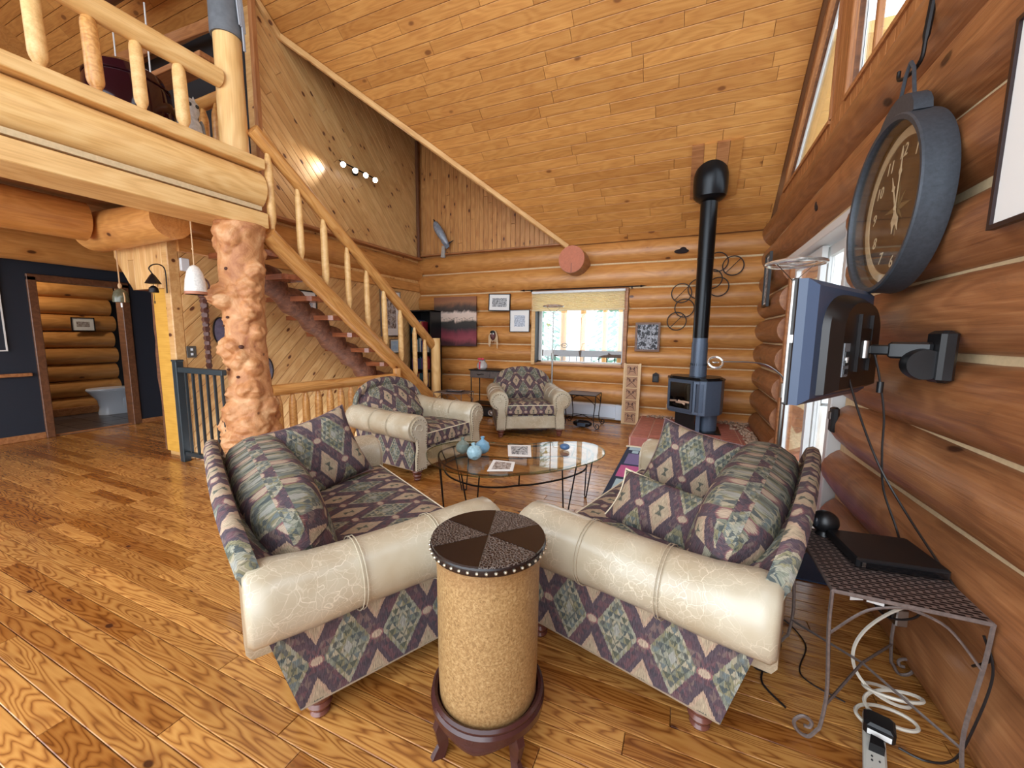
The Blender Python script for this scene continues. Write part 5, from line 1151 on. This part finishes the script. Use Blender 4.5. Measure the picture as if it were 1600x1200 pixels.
# fish trophy
fs = thing('bird_carving', 'silvery grey carved bird mounted on the boarded gable near the wall corner', 'carving', (-4.22, 6.50, 3.12))
FM = plain('silver_feathers', (150, 158, 170), .4, .2, .35, 30)
p = [(-.16, -.07, .30), (-.12, -.09, .22), (-.04, -.10, .10), (.05, -.09, -.04), (.12, -.07, -.14)]
MB().tube(crom(p, 5, False), [.025+.05*sin(PI*min(1, (k+1)/20)) for k in range(21)], 12).build('body', FM, fs)
MB().tube([(-.17, -.07, .31), (-.19, -.09, .36)], [.022, .004], 8).build('beak', BLACKM, fs)
MB().prism([(.02, .08), (.16, -.16), (.10, -.20), (-.02, -.06)], .09, .105, frame((1, 0, 0), (0, 0, 1), (0, -1, 0))).build('wing', plain('grey_blue_wing', (104, 112, 124), .5, 0, .3, 40), fs, smooth=0)
MB().prism([(-.03, -.12), (.03, -.14), (.02, -.34), (-.06, -.33)], .03, .06, frame((1, 0, 0), (0, 0, 1), (0, -1, 0))).build('perch', plain('grey_driftwood', (168, 160, 152), .8, 0, .2, 20), fs, smooth=0)
MB().tube([(.1, -.06, -.1), (.2, -.03, -.04)], [.02, .006], 6).build('tail', BLACKM, fs)
# track lights
tk = thing('track_light', 'spot light bar with four lit heads on the boarded wall above the stairs', 'light', (-4.78, 4.88, 3.80))
MB().tube([(.06, -.34, .03), (.06, .36, .03)], .010, 8).build('bar', BLACKM, tk); MB().lathe([(.05, 0), (.05, .03)], 16, Mx=Matrix.Rotation(PI/2, 4, 'Y')).build('canopy', BLACKM, tk)
for i, y in enumerate((-.33, -.10, .10, .30)):
    z = -.02
    aim = Vector((.55, -.62, -.55)) if i < 2 else Vector((.75, -.5, -.45)); aim.normalize(); q = aim.to_track_quat('Z', 'Y').to_matrix().to_4x4(); q.translation = Vector((.12, y, z))
    MB().lathe([(.02, -.06), (.032, -.04), (.040, .03), (.040, .035)], 14, Mx=q).build('spot_head', BLACKM, tk)
    MB().lathe([(0, .034), (.036, .034), (.036, .038), (0, .038)], 14, Mx=q).build('lamp_face', LAMPON, tk)
    MB().tube([(.06, y, .03), (.12, y, z)], .006, 6).build('stem', BLACKM, tk)
sl_ = bpy.data.lights.new('wall_wash_spot', 'SPOT'); sl_.energy = 34; sl_.spot_size = math.radians(64); sl_.spot_blend = .9; sl_.shadow_soft_size = .03; sl_.color = (1, .95, .85)
so = bpy.data.objects.new('wall_wash_spot', sl_); COL.objects.link(so); so.location = (-4.64, 4.50, 3.76); so.rotation_euler = (Vector((-4.80, 3.85, 3.52))-Vector(so.location)).to_track_quat('-Z', 'Y').to_euler()
# ================================================================ CLOCK
ck = thing('wall_clock', 'big round weathered grey metal clock hanging on the right log wall', 'clock', (.862, 2.385, 1.935), -PI/2); ck.scale = (1, .93, 1)
# local: x = towards the camera side (-y world)... y outwards from wall is local -y -> use rotated frame
MC = frame((0, 0, 1), (0, 0, 0), (0, 0, 0)) if False else Matrix.Rotation(PI/2, 4, 'X')
RC = .372
MB().lathe([(RC-.03, 0), (RC, 0), (RC+.003, .012), (RC-.001, .05), (RC-.001, .105), (RC-.006, .112), (RC-.024, .110), (RC-.028, .10), (RC-.030, .05)], 72, cap=False).build('rim', CLOCKM, ck, matrix=MC)
DIAL = NT('brown_clock_dial', .6); DIAL.color(DIAL.ramp(DIAL.noise(DIAL.coord(), 9, 4), [(.3, sc(58, 42, 32)), (.7, sc(86, 68, 52))])); DIAL = DIAL.m
MB().lathe([(RC-.012, .03), (RC-.012, .036), (0, .036), ], 64).build('dial', DIAL, ck, matrix=MC)
DI = plain('cream_dial_ring', (196, 178, 148), .6, 0, .1, 20)
MB().lathe([(RC-.085, .036), (RC-.085, .040), (RC-.045, .040), (RC-.045, .036)], 64, cap=False).build('chapter_ring', DI, ck, matrix=MC)
stv = MB()
for k in range(8):
    a = PI/4*k; L1 = .12 if k % 2 == 0 else .08; stv.prism([(0, 0), (L1*.3*cos(a-.35), L1*.3*sin(a-.35)), (L1*cos(a), L1*sin(a))], .036, .0375); stv.prism([(0, 0), (L1*.3*cos(a+.35), L1*.3*sin(a+.35)), (L1*cos(a), L1*sin(a))], .036, .0372)
stv.build('compass_star', plain('faded_star', (128, 112, 82), .6), ck, smooth=0, matrix=MC)
INK = plain('pale_numerals', (214, 200, 172), .6)
def text(body, size, Mx, parent, mat, name='numeral', shear=.0, ext=.0008, align='CENTER'):
    c = bpy.data.curves.new('txt', 'FONT'); c.body = body; c.size = size; c.extrude = ext; c.align_x = align; c.align_y = 'CENTER'; c.shear = shear; c.resolution_u = 2
    o = bpy.data.objects.new('txt', c); COL.objects.link(o); dg = bpy.context.evaluated_depsgraph_get(); me = bpy.data.meshes.new_from_object(o.evaluated_get(dg))
    bpy.data.objects.remove(o, do_unlink=True); me.materials.clear(); me.materials.append(mat); q = bpy.data.objects.new(name, me); COL.objects.link(q); q.parent = parent; q.matrix_local = Mx; return q
for k in range(1, 13):
    a = PI/2-k*PI/6; r = .235; text(str(k), .075, MC @ Matrix.Translation((r*cos(a), r*sin(a), .038)), ck, INK, shear=.25)
def hand(a, L1, w_):
    c_, s_ = cos(a), sin(a); P = [(-.09, -w_*.5), (-.06, -w_*1.8), (-.03, -w_*.5), (L1*.55, -w_*.4), (L1*.62, -w_*1.4), (L1*.7, -w_*.5), (L1, 0), (L1*.7, w_*.5), (L1*.62, w_*1.4), (L1*.55, w_*.4), (-.03, w_*.5), (-.06, w_*1.8), (-.09, w_*.5), (-.11, 0)]
    return MB().prism([(p[0]*c_-p[1]*s_, p[0]*s_+p[1]*c_) for p in P], .044, .046).build('clock_hand', INK, ck, smooth=0, matrix=MC)
hand(PI/2-math.radians(4), .245, .010); hand(PI/2+math.radians(22), .16, .011); MB().ell((0, 0, .046), (.012, .012, .004), 10, 6).build('hub', INK, ck, matrix=MC)
MB().lathe([(RC-.02, .092), (RC-.02, .095), (0, .096)], 64).build('glass', CLOCKG, ck, matrix=MC)
# canopy, straps and hook above
P = [(.17*cos(a), .335+.12*sin(a)) for a in [k*PI/10 for k in range(11)]]
MB().prism(P, .02, .085, MC).build('top_saddle', CLOCKM, ck, smooth=30)
MB().tube([(x, y, .05) for x, y in ((-.07, .44), (-.035, .56), (0, .60))], .008, 6, Mx=MC).build('strap', CLOCKM, ck); MB().tube([(x, y, .05) for x, y in ((.07, .44), (.035, .56), (0, .60))], .008, 6, Mx=MC).build('strap', CLOCKM, ck)
MB().tube([(x, y, .06) for x, y in ((.10, .33), (.11, .38))], .01, 6, Mx=MC).build('rim_clip', CLOCKM, ck)
hk = thing('iron_hook', 'hand forged iron hook holding up the clock', 'hook', (.86, 2.37, 2.52))
MB().tube(crom([(-.03, .17, .06), (-.03, .16, .02), (-.02, .09, .0), (-.01, .02, .02), (-.01, 0, .10), (0, -.01, .30), (.01, -.02, .48)], 6, False), [.008]*24+[.013]*13, 8).build('hook_bar', BLACKM, hk)
MB().ell((.012, -.02, .45), (.006, .02, .06), 10, 6).build('wall_plate', BLACKM, hk)
# ================================================================ TELEVISION on arm
Nn, Ff = Vector((.375, 1.84)), Vector((.76, 2.47)); dv = (Ff-Nn).normalized(); nb2 = Vector((dv.y, -dv.x)); Cc = (Nn+Ff)/2
tv = thing('television', 'black flat television seen from behind, swung out from the log wall', 'television', (Cc.x, Cc.y, 1.335)); tv.rotation_euler = (0, 0, math.atan2(dv.y, dv.x))
# local x along the screen (towards far), local -y = back (towards the wall/right) ... back direction is nb2
W2, H2 = .365, .245; S_ = -1
def ring(x, z, y): return [(-x, y, -z), (x, y, -z), (x, y, z), (-x, y, z)]
MB().bbox(-W2, W2, 0.0, .022, -H2, H2, .004).build('bezel', TVB, tv, smooth=0)
MB().box(-W2+.02, W2-.02, .0225, .024, -H2+.03, H2-.02).build('screen', plain('black_screen', (10, 10, 12), .08), tv, smooth=0)
MB().box(-W2-.001, -W2+.003, .013, .020, -H2+.01, H2-.01).build('chrome_edge', STEEL, tv, smooth=0)
V = ring(W2-.003, H2-.003, 0)+ring(W2-.004, H2-.004, -.030)+ring(W2-.030, H2-.03, -.060)+ring(W2-.085, H2-.05, -.062)
Fc = [(i+4*k, (i+1) % 4+4*k, (i+1) % 4+4*k+4, i+4*k+4) for k in range(3) for i in range(4)]+[(12, 13, 14, 15)]
MB().add(V, Fc).build('rear_shell', TVBEV, tv, smooth=0)
hump = [(-.285, -.205), (.285, -.205), (.285, .06)]+[(.285*cos(a)**.7 if cos(a) > 0 else -.285*abs(cos(a))**.7, .06+.14*sin(a)) for a in [k*PI/16 for k in range(1, 16)]]+[(-.285, .06)]
V = [(x, -.055, z) for x, z in hump]+[(x*.96, -.085, z*.96-.003) for x, z in hump]+[(x*.80, -.118, z*.85-.006) for x, z in hump]; n_ = len(hump)
MB().add(V, [(i+j*n_, (i+1) % n_+j*n_, n_+(i+1) % n_+j*n_, n_+i+j*n_) for j in (0, 1) for i in range(n_)]+[tuple(range(2*n_, 3*n_))]).build('rear_bulge', TVB, tv, smooth=30)
MB().box(-.06, .06, -.128, -.116, -.06, .06).build('mount_plate', BLACKM, tv, smooth=0)
for x in (-.075, .075): MB().box(x-.005, x+.005, -.130, -.116, -.115, .115).build('mount_rail', BLACKM, tv, smooth=0)
cp_ = MB()
MB().box(-.222, -.16, -.122, -.112, -.13, .0).build('connector_panel', plain('grey_panel', (110, 112, 116), .5, 0, .3, 200), tv, smooth=0)
rr = random.Random(8)
for k in range(12): cp_.box(-.218+.012*(k % 4)*1.2, -.210+.012*(k % 4)*1.2, -.126, -.121, -.12+.034*(k//4), -.10+.034*(k//4))
cp_.build('sockets', BLACK, tv, smooth=0); MB().box(-.205, -.19, -.127, -.121, -.075, -.055).build('plug_label', PAPER, tv, smooth=0)
MB().box(-W2+.012, -W2+.05, -.036, -.030, -H2+.02, -H2+.045).build('side_vent', BLACK, tv, smooth=0)
MB().box(-W2-.002, -W2+.001, .002, .020, .0, .03).build('edge_sticker', PAPER, tv, smooth=0)
am = thing('wall_bracket', 'black swing arm bracket holding the television on the log wall', 'bracket', (.87, 1.97, 1.29))
MB().bbox(-.035, .015, -.055, .055, -.095, .095, .012).build('wall_plate', BLACK, am, smooth=0)
MB().lathe([(.0, -.03), (.055, -.03), (.06, 0), (.055, .03), (0, .03)], 24, Mx=Matrix.Translation((-.06, 0, -.03)) @ Matrix.Rotation(PI/2, 4, 'X')).build('round_housing', BLACK, am)
jx = Vector((Cc.x, Cc.y, 0))+Vector((nb2.x, nb2.y, 0))*.125
a_ = Vector((-.03, 0, .02)); b_ = Vector((jx.x-.87, jx.y-1.97, .02))
MB().bbox(0, (b_-a_).length*.62, -.022, .022, -.032, .032, .008, Mx=axis_matrix(a_, b_)).build('outer_arm', BLACK, am, smooth=0)
MB().bbox((b_-a_).length*.55, (b_-a_).length-.02, -.016, .016, -.02, .02, .006, Mx=axis_matrix(a_, b_)).build('inner_arm', BLACK, am, smooth=0)
MB().lathe([(.022, -.035), (.022, .035)], 16, c=tuple(b_)).build('knuckle', STEEL, am)
MB().tube([tuple(b_), tuple(b_-Vector((nb2.x, nb2.y, 0))*.03)], .028, 12).build('tilt_head', BLACKM, am)
# ================================================================ WIRE SIDE TABLE and its things
def wire_table(name, lb, x0, x1, y0, y1, h, scroll=.04, mat=IRONBR, group=None, r=.006, rz_=0, topmat=WEAVE):
    cx, cy = (x0+x1)/2, (y0+y1)/2; t = thing(name, lb, 'side table', (cx, cy, 0), rz_, group); a, b = (x1-x0)/2, (y1-y0)/2
    MB().box(-a, a, -b, b, h-.010, h).build('woven_top', topmat, t, smooth=0)
    MB().tube([(-a, -b, h-.006), (a, -b, h-.006), (a, b, h-.006), (-a, b, h-.006)], r*1.1, 6, closed=True).build('top_frame', mat, t)
    for sx in (-1, 1):
        for sy in (-1, 1):
            pts = crom([(sx*a, sy*b, h-.006), (sx*a*.985, sy*b*.98, h*.75), (sx*a*.90, sy*b*.96, h*.35), (sx*a*.94, sy*b*.97, h*.12), (sx*(a*.97+.005), sy*b*.98, .04), (sx*(a+.02), sy*b*.98, .008), (sx*(a+.05), sy*b*.98, .018), (sx*(a+.062), sy*b*.98, .05), (sx*(a+.04), sy*b*.98, .078), (sx*(a+.015), sy*b*.98, .066), (sx*(a+.018), sy*b*.98, .045), (sx*(a+.034), sy*b*.98, .044)], 5, False)
            MB().tube(pts, r, 6).build('leg', mat, t)
    for sy in (-1, 1):
        for sx in (-1, 1): MB().tube(crom([(0, sy*b, h-.01), (sx*a*.5, sy*b, h-.045), (sx*a*.97, sy*b*.98, h*.72)], 6, False), r*.7, 5).build('brace', mat, t)
    for sx in (-1, 1): MB().tube(crom([(sx*a, 0, h-.01), (sx*a, sy*b*.5, h-.045), (sx*a*.97, sy*b*.98, h*.72)], 6, False), r*.7, 5).build('brace', mat, t)
    MB().tube([(-a*.92, -b*.96, .13), (0, 0, .17), (a*.92, b*.96, .13)], r*.8, 5).build('cross_wire', mat, t); MB().tube([(a*.92, -b*.96, .13), (0, 0, .17), (-a*.92, b*.96, .13)], r*.8, 5).build('cross_wire', mat, t)
    return t
TH = .555
wt = wire_table('wire_side_table', 'woven iron side table against the log wall below the television', .475, .845, 1.50, 1.97, TH)
rx = thing('set_top_box', 'flat black set-top box on the woven side table', 'media box', (.70, 1.80, TH+.001), .12)
MB().bbox(-.13, .13, -.12, .11, .006, .042, .006).build('case', BLACK, rx, smooth=0); MB().box(-.12, .12, -.121, -.118, .012, .03).build('front_strip', plain('dark_gloss', (14, 14, 16), .1), rx, smooth=0)
for k in range(3): MB().box(-.115, -.105, -.1225, -.12, .014+.006*k, .018+.006*k).build('status_light', STEEL, rx, smooth=0)
for sx in (-1, 1):
    for sy in (-1, 1): MB().lathe([(.012, 0), (.012, .007)], 10, c=(sx*.1, sy*.09, 0)).build('foot', BLACK, rx)
cm = thing('black_webcam', 'small rounded black gadget on the far end of the woven side table', 'gadget', (.56, 2.0, TH-.02))
MB().ell((0, 0, .055), (.05, .045, .045), 14, 10).build('body', BLACK, cm); MB().lathe([(.03, 0), (.02, .02)], 14).build('stand', BLACK, cm); MB().ell((-.035, -.03, .06), (.012, .012, .02), 10, 6).build('lens', plain('lens', (40, 44, 50), .1), cm)
cm.location = (.56, 1.93, TH)
rm = thing('remote_holder', 'small black remote stuck on the rounded log end beside the sliding door', 'remote', (.875, 3.05, .85)); MB().bbox(-.02, .02, -.03, .03, -.08, .08, .01).build('body', BLACK, rm, smooth=0); MB().bbox(-.028, -.018, -.018, .018, .0, .05, .004).build('clip', STEEL, rm, smooth=0)
CB = plain('black_cable', (26, 22, 22), .4); WCB = plain('white_cable', (206, 196, 180), .5)
def cable(lb, pts, r=.0035, mat=CB, name='cable', n=8): return tag(MB().tube(crom(pts, n, False), r, 6).build(name, mat), lb, 'cable')
bx, by = jx.x, jx.y
cable('black cable hanging straight down from the bracket arm to the side table', [(.70, 2.06, 1.29), (.72, 2.05, 1.20), (.745, 2.04, 1.05), (.75, 2.03, .9), (.765, 2.02, .75), (.80, 1.98, .62), (.80, 1.94, TH+.03)], .004)
tag(MB().lathe([(.0, -.022), (.011, -.022), (.011, .022), (0, .022)], 12).build('ferrite_core', BLACK, None, matrix=Matrix.Translation((.725, 2.048, 1.16))), 'black ferrite lump on the cable below the bracket', 'cable clip')
cable('black cable running diagonally from the television down behind the side table', [(.60, 2.0, 1.22), (.66, 2.02, 1.05), (.74, 2.02, .85), (.80, 1.92, .70), (.845, 1.70, .56), (.865, 1.58, .50), (.865, 1.52, .44), (.86, 1.58, .36)], .004)
cable('thin black cable drooping from the side table edge to the floor by the wall', [(.84, 1.52, .50), (.86, 1.50, .40), (.84, 1.50, .22), (.82, 1.52, .08), (.78, 1.56, .012), (.72, 1.58, .010)], .0035)
cable('dark cable loop hanging under the side table', [(.70, 1.95, .50), (.72, 1.92, .36), (.76, 1.86, .30), (.82, 1.80, .36), (.82, 1.78, .48)], .004)
wc = []
for k in range(46):
    t = k/45; a = t*2*PI*3.6; wc.append((.70+.075*cos(a)-.02*t+.05*sin(t*3), 1.78-.16*t+.05*sin(a), .05+.34*(1-t)*(.6+.4*cos(a*.5))**2*(1-t)+.006))
cable('coiled white cable looping down to the floor under the side table', wc, .006, WCB, n=3)
ps = thing('power_strip', 'white power strip with black plugs on the floor at the bottom right', 'power strip', (.645, 1.55, .001), -.30)
MB().bbox(-.028, .028, -.22, .12, 0, .038, .006).build('body', plain('beige_strip', (200, 196, 186), .5), ps, smooth=0)
for k in range(6):
    y = .07-.052*k
    o = MB()
    for (x_, y_) in ((-.008, .008), (-.008, -.008), (.01, 0)): o.ell((x_, y+y_, .038), (.003, .005, .002), 6, 4)
    o.build('socket', BLACK, ps)
ad = MB().bbox(-.03, .05, .0, .075, .038, .085, .008).build('power_adapter', BLACK, ps, smooth=0, label='black plug-in adapter'); MB().box(-.02, .04, -.0008, .0002, .048, .066).build('adapter_label', PAPER, ad, smooth=0)
pg = MB().prism([(-.012, -.02), (.018, -.022), (.022, -.055), (-.016, -.06)], .038, .066).build('plug', BLACK, ps, smooth=0)
ot = thing('wall_socket_plate', 'small steel socket plate on the lowest logs under the side table', 'outlet', (.80, 1.92, .30), .2); MB().bbox(-.02, .02, -.055, .055, -.035, .035, .004).build('plate', STEEL, ot, smooth=0)
for s in (-1, 1): MB().box(-.024, -.019, s*.025-.010, s*.025+.010, -.015, .015).build('socket', BLACK, ot, smooth=0)
for i, (x, y, a) in enumerate(((.58, 1.62, .4), (.63, 1.62, -.2))):
    tag(MB().box(-.022, .022, -.0008, .0008, -.03, .02).build('paper_tag', PAPER, None, smooth=0, matrix=Matrix.Translation((x, y, .50)) @ Matrix.Rotation(a, 4, 'Z')), ('small white paper tag hanging under the side table nearest its front leg', 'second white paper tag under the side table beside the first')[i], 'tag')
mt = thing('floor_adapter', 'black power brick on the floor behind the right loveseat', 'adapter', (.36, 1.80, 0)); MB().bbox(-.03, .03, -.05, .05, 0, .04, .008).build('body', BLACK, mt, smooth=0); MB().tube(crom([(0, -.05, .02), (-.01, -.12, .01), (.05, -.2, .008)], 6, False), .004, 6).build('lead', CB, mt)
cable('tangled thin black cable on the floor behind the right loveseat', [(.38, 1.85, .006), (.46, 1.95, .006), (.42, 2.08, .02), (.50, 2.15, .006), (.56, 2.0, .006), (.50, 1.8, .006), (.62, 1.72, .006)], .003)
# ================================================================ FAR SMALL FURNITURE
wire_table('wire_side_table', 'small wire side table below the far window, right of the armchair', -1.62, -1.16, 5.70, 6.12, .50, mat=BLACKM, r=.007, topmat=plain('slate_grey_top', (88, 76, 72), .5))
sp_ = thing('black_speaker', 'small rounded black speaker on the floor under the far side table', 'speaker', (-1.36, 5.78, 0)); MB().ell((0, 0, .06), (.15, .08, .058), 18, 10).build('body', plain('gloss_black2', (18, 20, 26), .15), sp_); MB().box(-.06, .06, -.082, -.06, .03, .08).build('front_panel', plain('slate_panel', (60, 72, 88), .2), sp_, smooth=0)
wire_table('wire_side_table', 'low wire side table beside the foot of the stairs', -3.46, -2.98, 4.98, 5.34, .50, mat=IRONBR, r=.006)
tb = thing('flat_tablet', 'thin dark tablet lying on the side table at the foot of the stairs', 'tablet', (-3.2, 5.18, .502), .2); MB().bbox(-.13, .13, -.08, .08, 0, .012, .004).build('body', BLACK, tb, smooth=0); MB().box(-.11, .11, -.065, .065, .0121, .0128).build('screen', plain('grey_screen', (120, 128, 140), .2), tb, smooth=0)
dk = thing('console_desk', 'narrow dark metal console with a drawer on the far wall behind the armchair', 'console table', (-3.0, 6.15, 0))
DK = plain('pewter_metal', (92, 82, 78), .5, .3, .2, 30)
MB().bbox(-.42, .42, -.19, .19, .755, .775, .004).build('top', BLACKM, dk, smooth=0); MB().bbox(-.40, .40, -.17, .17, .63, .755, .004).build('apron_case', DK, dk, smooth=0)
dwr = MB().bbox(-.37, -.02, -.178, -.165, .645, .745, .003).build('drawer', DK, dk, smooth=0); MB().tube(crom([(-.26, -.178, .70), (-.22, -.195, .685), (-.17, -.195, .70), (-.13, -.178, .695)], 5, False), .006, 6).build('handle', BLACKM, dwr)
dwr = MB().bbox(.02, .37, -.178, -.165, .645, .745, .003).build('drawer', DK, dk, smooth=0); MB().tube(crom([(.13, -.178, .70), (.17, -.195, .685), (.22, -.195, .70), (.26, -.178, .695)], 5, False), .006, 6).build('handle', BLACKM, dwr)
for sx in (-1, 1):
    for sy in (-1, 1): MB().tube([(sx*.385, sy*.155, 0), (sx*.385, sy*.155, .63)], .010, 8).build('leg', BLACKM, dk)
MB().bbox(-.39, .39, -.16, .16, .17, .185, .003).build('lower_shelf', BLACKM, dk, smooth=0)
gj = thing('gift_jar', 'glass jar of pink sweets with a red bow on the console', 'jar', (-3.20, 6.05, .776))
MB().lathe([(.07, 0), (.095, .03), (.09, .09), (.06, .13), (.05, .15)], 20).build('glass_body', plain('grey_glass', (176, 168, 164), .15, 0, .25, 60), gj); MB().lathe([(.055, .15), (.058, .165), (.02, .185), (0, .19)], 16).build('lid', plain('grey_lid', (150, 140, 136), .3), gj)
rb_ = plain('red_ribbon', (196, 60, 76), .5); MB().box(-.012, .012, -.097, -.085, .01, .14).build('ribbon', rb_, gj, smooth=0)
for s in (-1, 1): MB().ell((s*.03, -.05, .18), (.035, .015, .02), 10, 6).build('bow_loop', rb_, gj)
bbx = thing('black_boombox', 'black stereo on the lower shelf of the console behind the armchair', 'stereo', (-2.95, 6.10, .186)); bbx.location = (-3.05, 5.92, 0)
MB().bbox(-.20, .20, -.09, .09, 0, .15, .02).build('case', BLACK, bbx, smooth=0)
for s in (-1, 1): MB().lathe([(.05, 0), (.05, .008), (.02, .004), (0, .012)], 18, Mx=Matrix.Translation((s*.13, -.09, .075)) @ Matrix.Rotation(PI/2, 4, 'X')).build('speaker_cone', STEEL, bbx)
# bookcase with books
bc = thing('black_bookcase', 'tall narrow black bookcase in the far left corner behind the stair newel', 'bookcase', (-4.50, 6.24, 0))
for a in ((-.24, -.22, -.17, .17, 0, 1.80), (.22, .24, -.17, .17, 0, 1.80), (-.24, .24, -.17, .17, 1.78, 1.80), (-.24, .24, .155, .17, 0, 1.8), (-.24, .24, -.17, .17, 0, .06)): MB().box(*a).build('panel', BLACK, bc, smooth=0)
SHZ = (.06, .40, .72, 1.04, 1.38)
for z in SHZ[1:]: MB().box(-.22, .22, -.165, .155, z-.018, z).build('shelf', BLACK, bc, smooth=0)
BL = {0: 'bottom shelf', 1: 'second shelf from the bottom', 2: 'middle shelf', 3: 'fourth shelf up', 4: 'top shelf'}
for si, z in enumerate(SHZ):
    x = -.21; k = 0; rr = random.Random(si+40); proto = None
    while x < (.17 if si < 4 else .02):
        tk_ = rr.uniform(.022, .04); h_ = rr.uniform(.19, .27)
        o = MB().bbox(0, tk_, -.13, .03, 0, h_, .003).build('book', BOOKM, None, smooth=0, matrix=Matrix.Translation((-4.50+x, 6.24-.02, z+.0005)))
        tag(o, 'book standing upright on the %s of the black bookcase' % BL[si], 'book', 'books on the %s of the bookcase' % BL[si]); x += tk_+.002
# carved panel leaning on the wall
ca_ = thing('carved_tile_panel', 'tall narrow wooden panel with five carved squares leaning on the far wall', 'carved panel', (-.745, 6.33, 0)); ca_.rotation_euler = (-math.radians(4.5), 0, 0)
CT = plain('pale_carved_wood', (176, 132, 98), .6, 0, .12, 20); CF = plain('light_strip_wood', (216, 180, 134), .5, 0, .08, 20)
MB().box(-.115, .115, 0, .025, 0, .94).build('backing', CF, ca_, smooth=0)
for k in range(5):
    z = .02+.184*k; s_ = MB().bbox(-.082, .082, -.012, .0, z, z+.165, .004).build('carved_square', CT, ca_, smooth=0); c_ = MB()
    cx, cz = 0, z+.083
    for s in (-1, 1):
        c_.tube([(s*(.045+.025*cos(a*.5)), -.014, cz+.03+.025*sin(a*.5)) for a in range(10)], .004, 5); c_.ell((s*.03, -.014, cz+.03), (.014, .004, .014), 8, 5)
    if k in (2, 3): c_.tube([(-.07, -.014, z+.015), (.07, -.014, z+.15)], .004, 5); c_.tube([(.07, -.014, z+.015), (-.07, -.014, z+.15)], .004, 5)
    else: c_.tube([(.05*cos(a*PI/10), -.014, cz-.055+.04*sin(a*PI/10)) for a in range(11)], .004, 5); c_.tube([(-.05, -.014, cz-.02), (0, -.014, cz+.03), (.05, -.014, cz-.02)], .004, 5)
    c_.build('carving', TOT, s_)
for s in (-1, 1): MB().box(s*.115-.015, s*.115+.015, -.018, .028, 0, .95).build('side_strip', CF, ca_, smooth=0)
for k in range(4): MB().box(-.1, .1, -.015, -.002, .188+.184*k, .202+.184*k).build('cross_strip', CF, ca_, smooth=0)
# little heart hanging in the window
ht = thing('glass_heart', 'small pale green heart ornament hanging in the far window', 'ornament', (-2.20, 6.60, 1.55))
P = [(.035*(16*sin(a)**3)/16, .035*(13*cos(a)-5*cos(2*a)-2*cos(3*a)-cos(4*a))/16) for a in [k*PI/12 for k in range(24)]]
MB().prism(P, -.006, .006, frame((1, 0, 0), (0, 0, 1), (0, -1, 0))).build('heart', plain('pale_green_glass', (214, 222, 150), .2), ht, smooth=0); MB().tube([(0, 0, .02), (0, 0, .30)], .0015, 4).build('thread', PAPER, ht); MB().tube([(0, 0, -.035), (0, 0, -.09)], [.008, .003], 6).build('drop', plain('pale_green_glass2', (214, 222, 150), .2), ht)
# ================================================================ BATHROOM
to = thing('toilet', 'white toilet standing against the bathroom side wall, seen through the doorway', 'toilet', (-8.72, 3.50, 0), PI)
# local: bowl extends towards -y world => local +y after the half turn
def oval(cy, a, b, z, n=24): return [(a*cos(2*PI*k/n), cy+b*sin(2*PI*k/n), z) for k in range(n)]
mb = MB(); V = []
for (cy, a, b, z) in ((.12, .12, .24, 0), (.12, .12, .24, .03), (.12, .105, .22, .12), (.14, .11, .22, .24), (.17, .16, .26, .34), (.19, .185, .28, .395), (.19, .18, .275, .40)): V += oval(cy, a, b, z)
mb.add(V, [(j*24+i, j*24+(i+1) % 24, (j+1)*24+(i+1) % 24, (j+1)*24+i) for j in range(6) for i in range(24)]+[tuple(range(23, -1, -1)), tuple(range(144, 168))]); mb.build('bowl', PORC, to)
mb = MB(); V = oval(.19, .187, .285, .402)+oval(.19, .19, .29, .41)+oval(.19, .185, .28, .435)
mb.add(V, [(j*24+i, j*24+(i+1) % 24, (j+1)*24+(i+1) % 24, (j+1)*24+i) for j in range(2) for i in range(24)]+[tuple(range(23, -1, -1)), tuple(range(48, 72))]); mb.build('lid', PORC, to)
MB().bbox(-.21, .21, -.32, -.12, .38, .74, .02).build('tank', PORC, to, smooth=30); MB().bbox(-.22, .22, -.33, -.11, .74, .775, .01).build('tank_lid', PORC, to, smooth=30); MB().bbox(-.11, .11, -.2, .1, 0, .38, .03).build('trapway', PORC, to, smooth=30); MB().tube([(.16, -.115, .67), (.19, -.09, .66)], .008, 6).build('flush_lever', CHROME, to)
th = thing('paper_holder', 'chrome toilet paper holder at the left side of the bathroom doorway', 'holder', (-9.06, 2.46, .74)); MB().tube([(0, -.08, 0), (.03, 0, 0), (.03, .14, .02)], .008, 8).build('bar', CHROME, th); MB().ell((.03, .15, .02), .02, 8, 6).build('end_knob', CHROME, th); MB().lathe([(.03, 0), (.03, .01)], 12, c=(0, -.08, -.005)).build('mount', CHROME, th)
tag(MB().bbox(-9.10, -8.96, 1.9, 2.42, .05, .26, .01).build('bathroom_heater', BLUEW, smooth=0), 'white heater end low at the left of the bathroom doorway', 'heater')
tag(MB().bbox(-9.14, -9.10, 2.26, 2.36, 1.86, 1.92, .006).build('wall_sensor', PAPER, smooth=0), 'small white sensor high on the bathroom log wall', 'sensor')
sc2 = thing('shower_curtain', 'narrow white shower curtain at the right side of the bathroom doorway', 'curtain', (-8.3, 3.85, .55))
V = [(-.25+.5*i/30, .025*sin(i*1.3), z) for z in (0, 1.45) for i in range(31)]
o = mesh_obj('cloth', V+[(v[0], v[1]+.004, v[2]) for v in V], [(i, i+1, 32+i, 31+i) for i in range(30)]+[(62+i+1, 62+i, 62+31+i, 62+32+i) for i in range(30)], PAPER, sc2)
MB().tube([(-.3, .02, 1.46), (.3, .02, 1.46)], .012, 8).build('rod', CHROME, sc2)
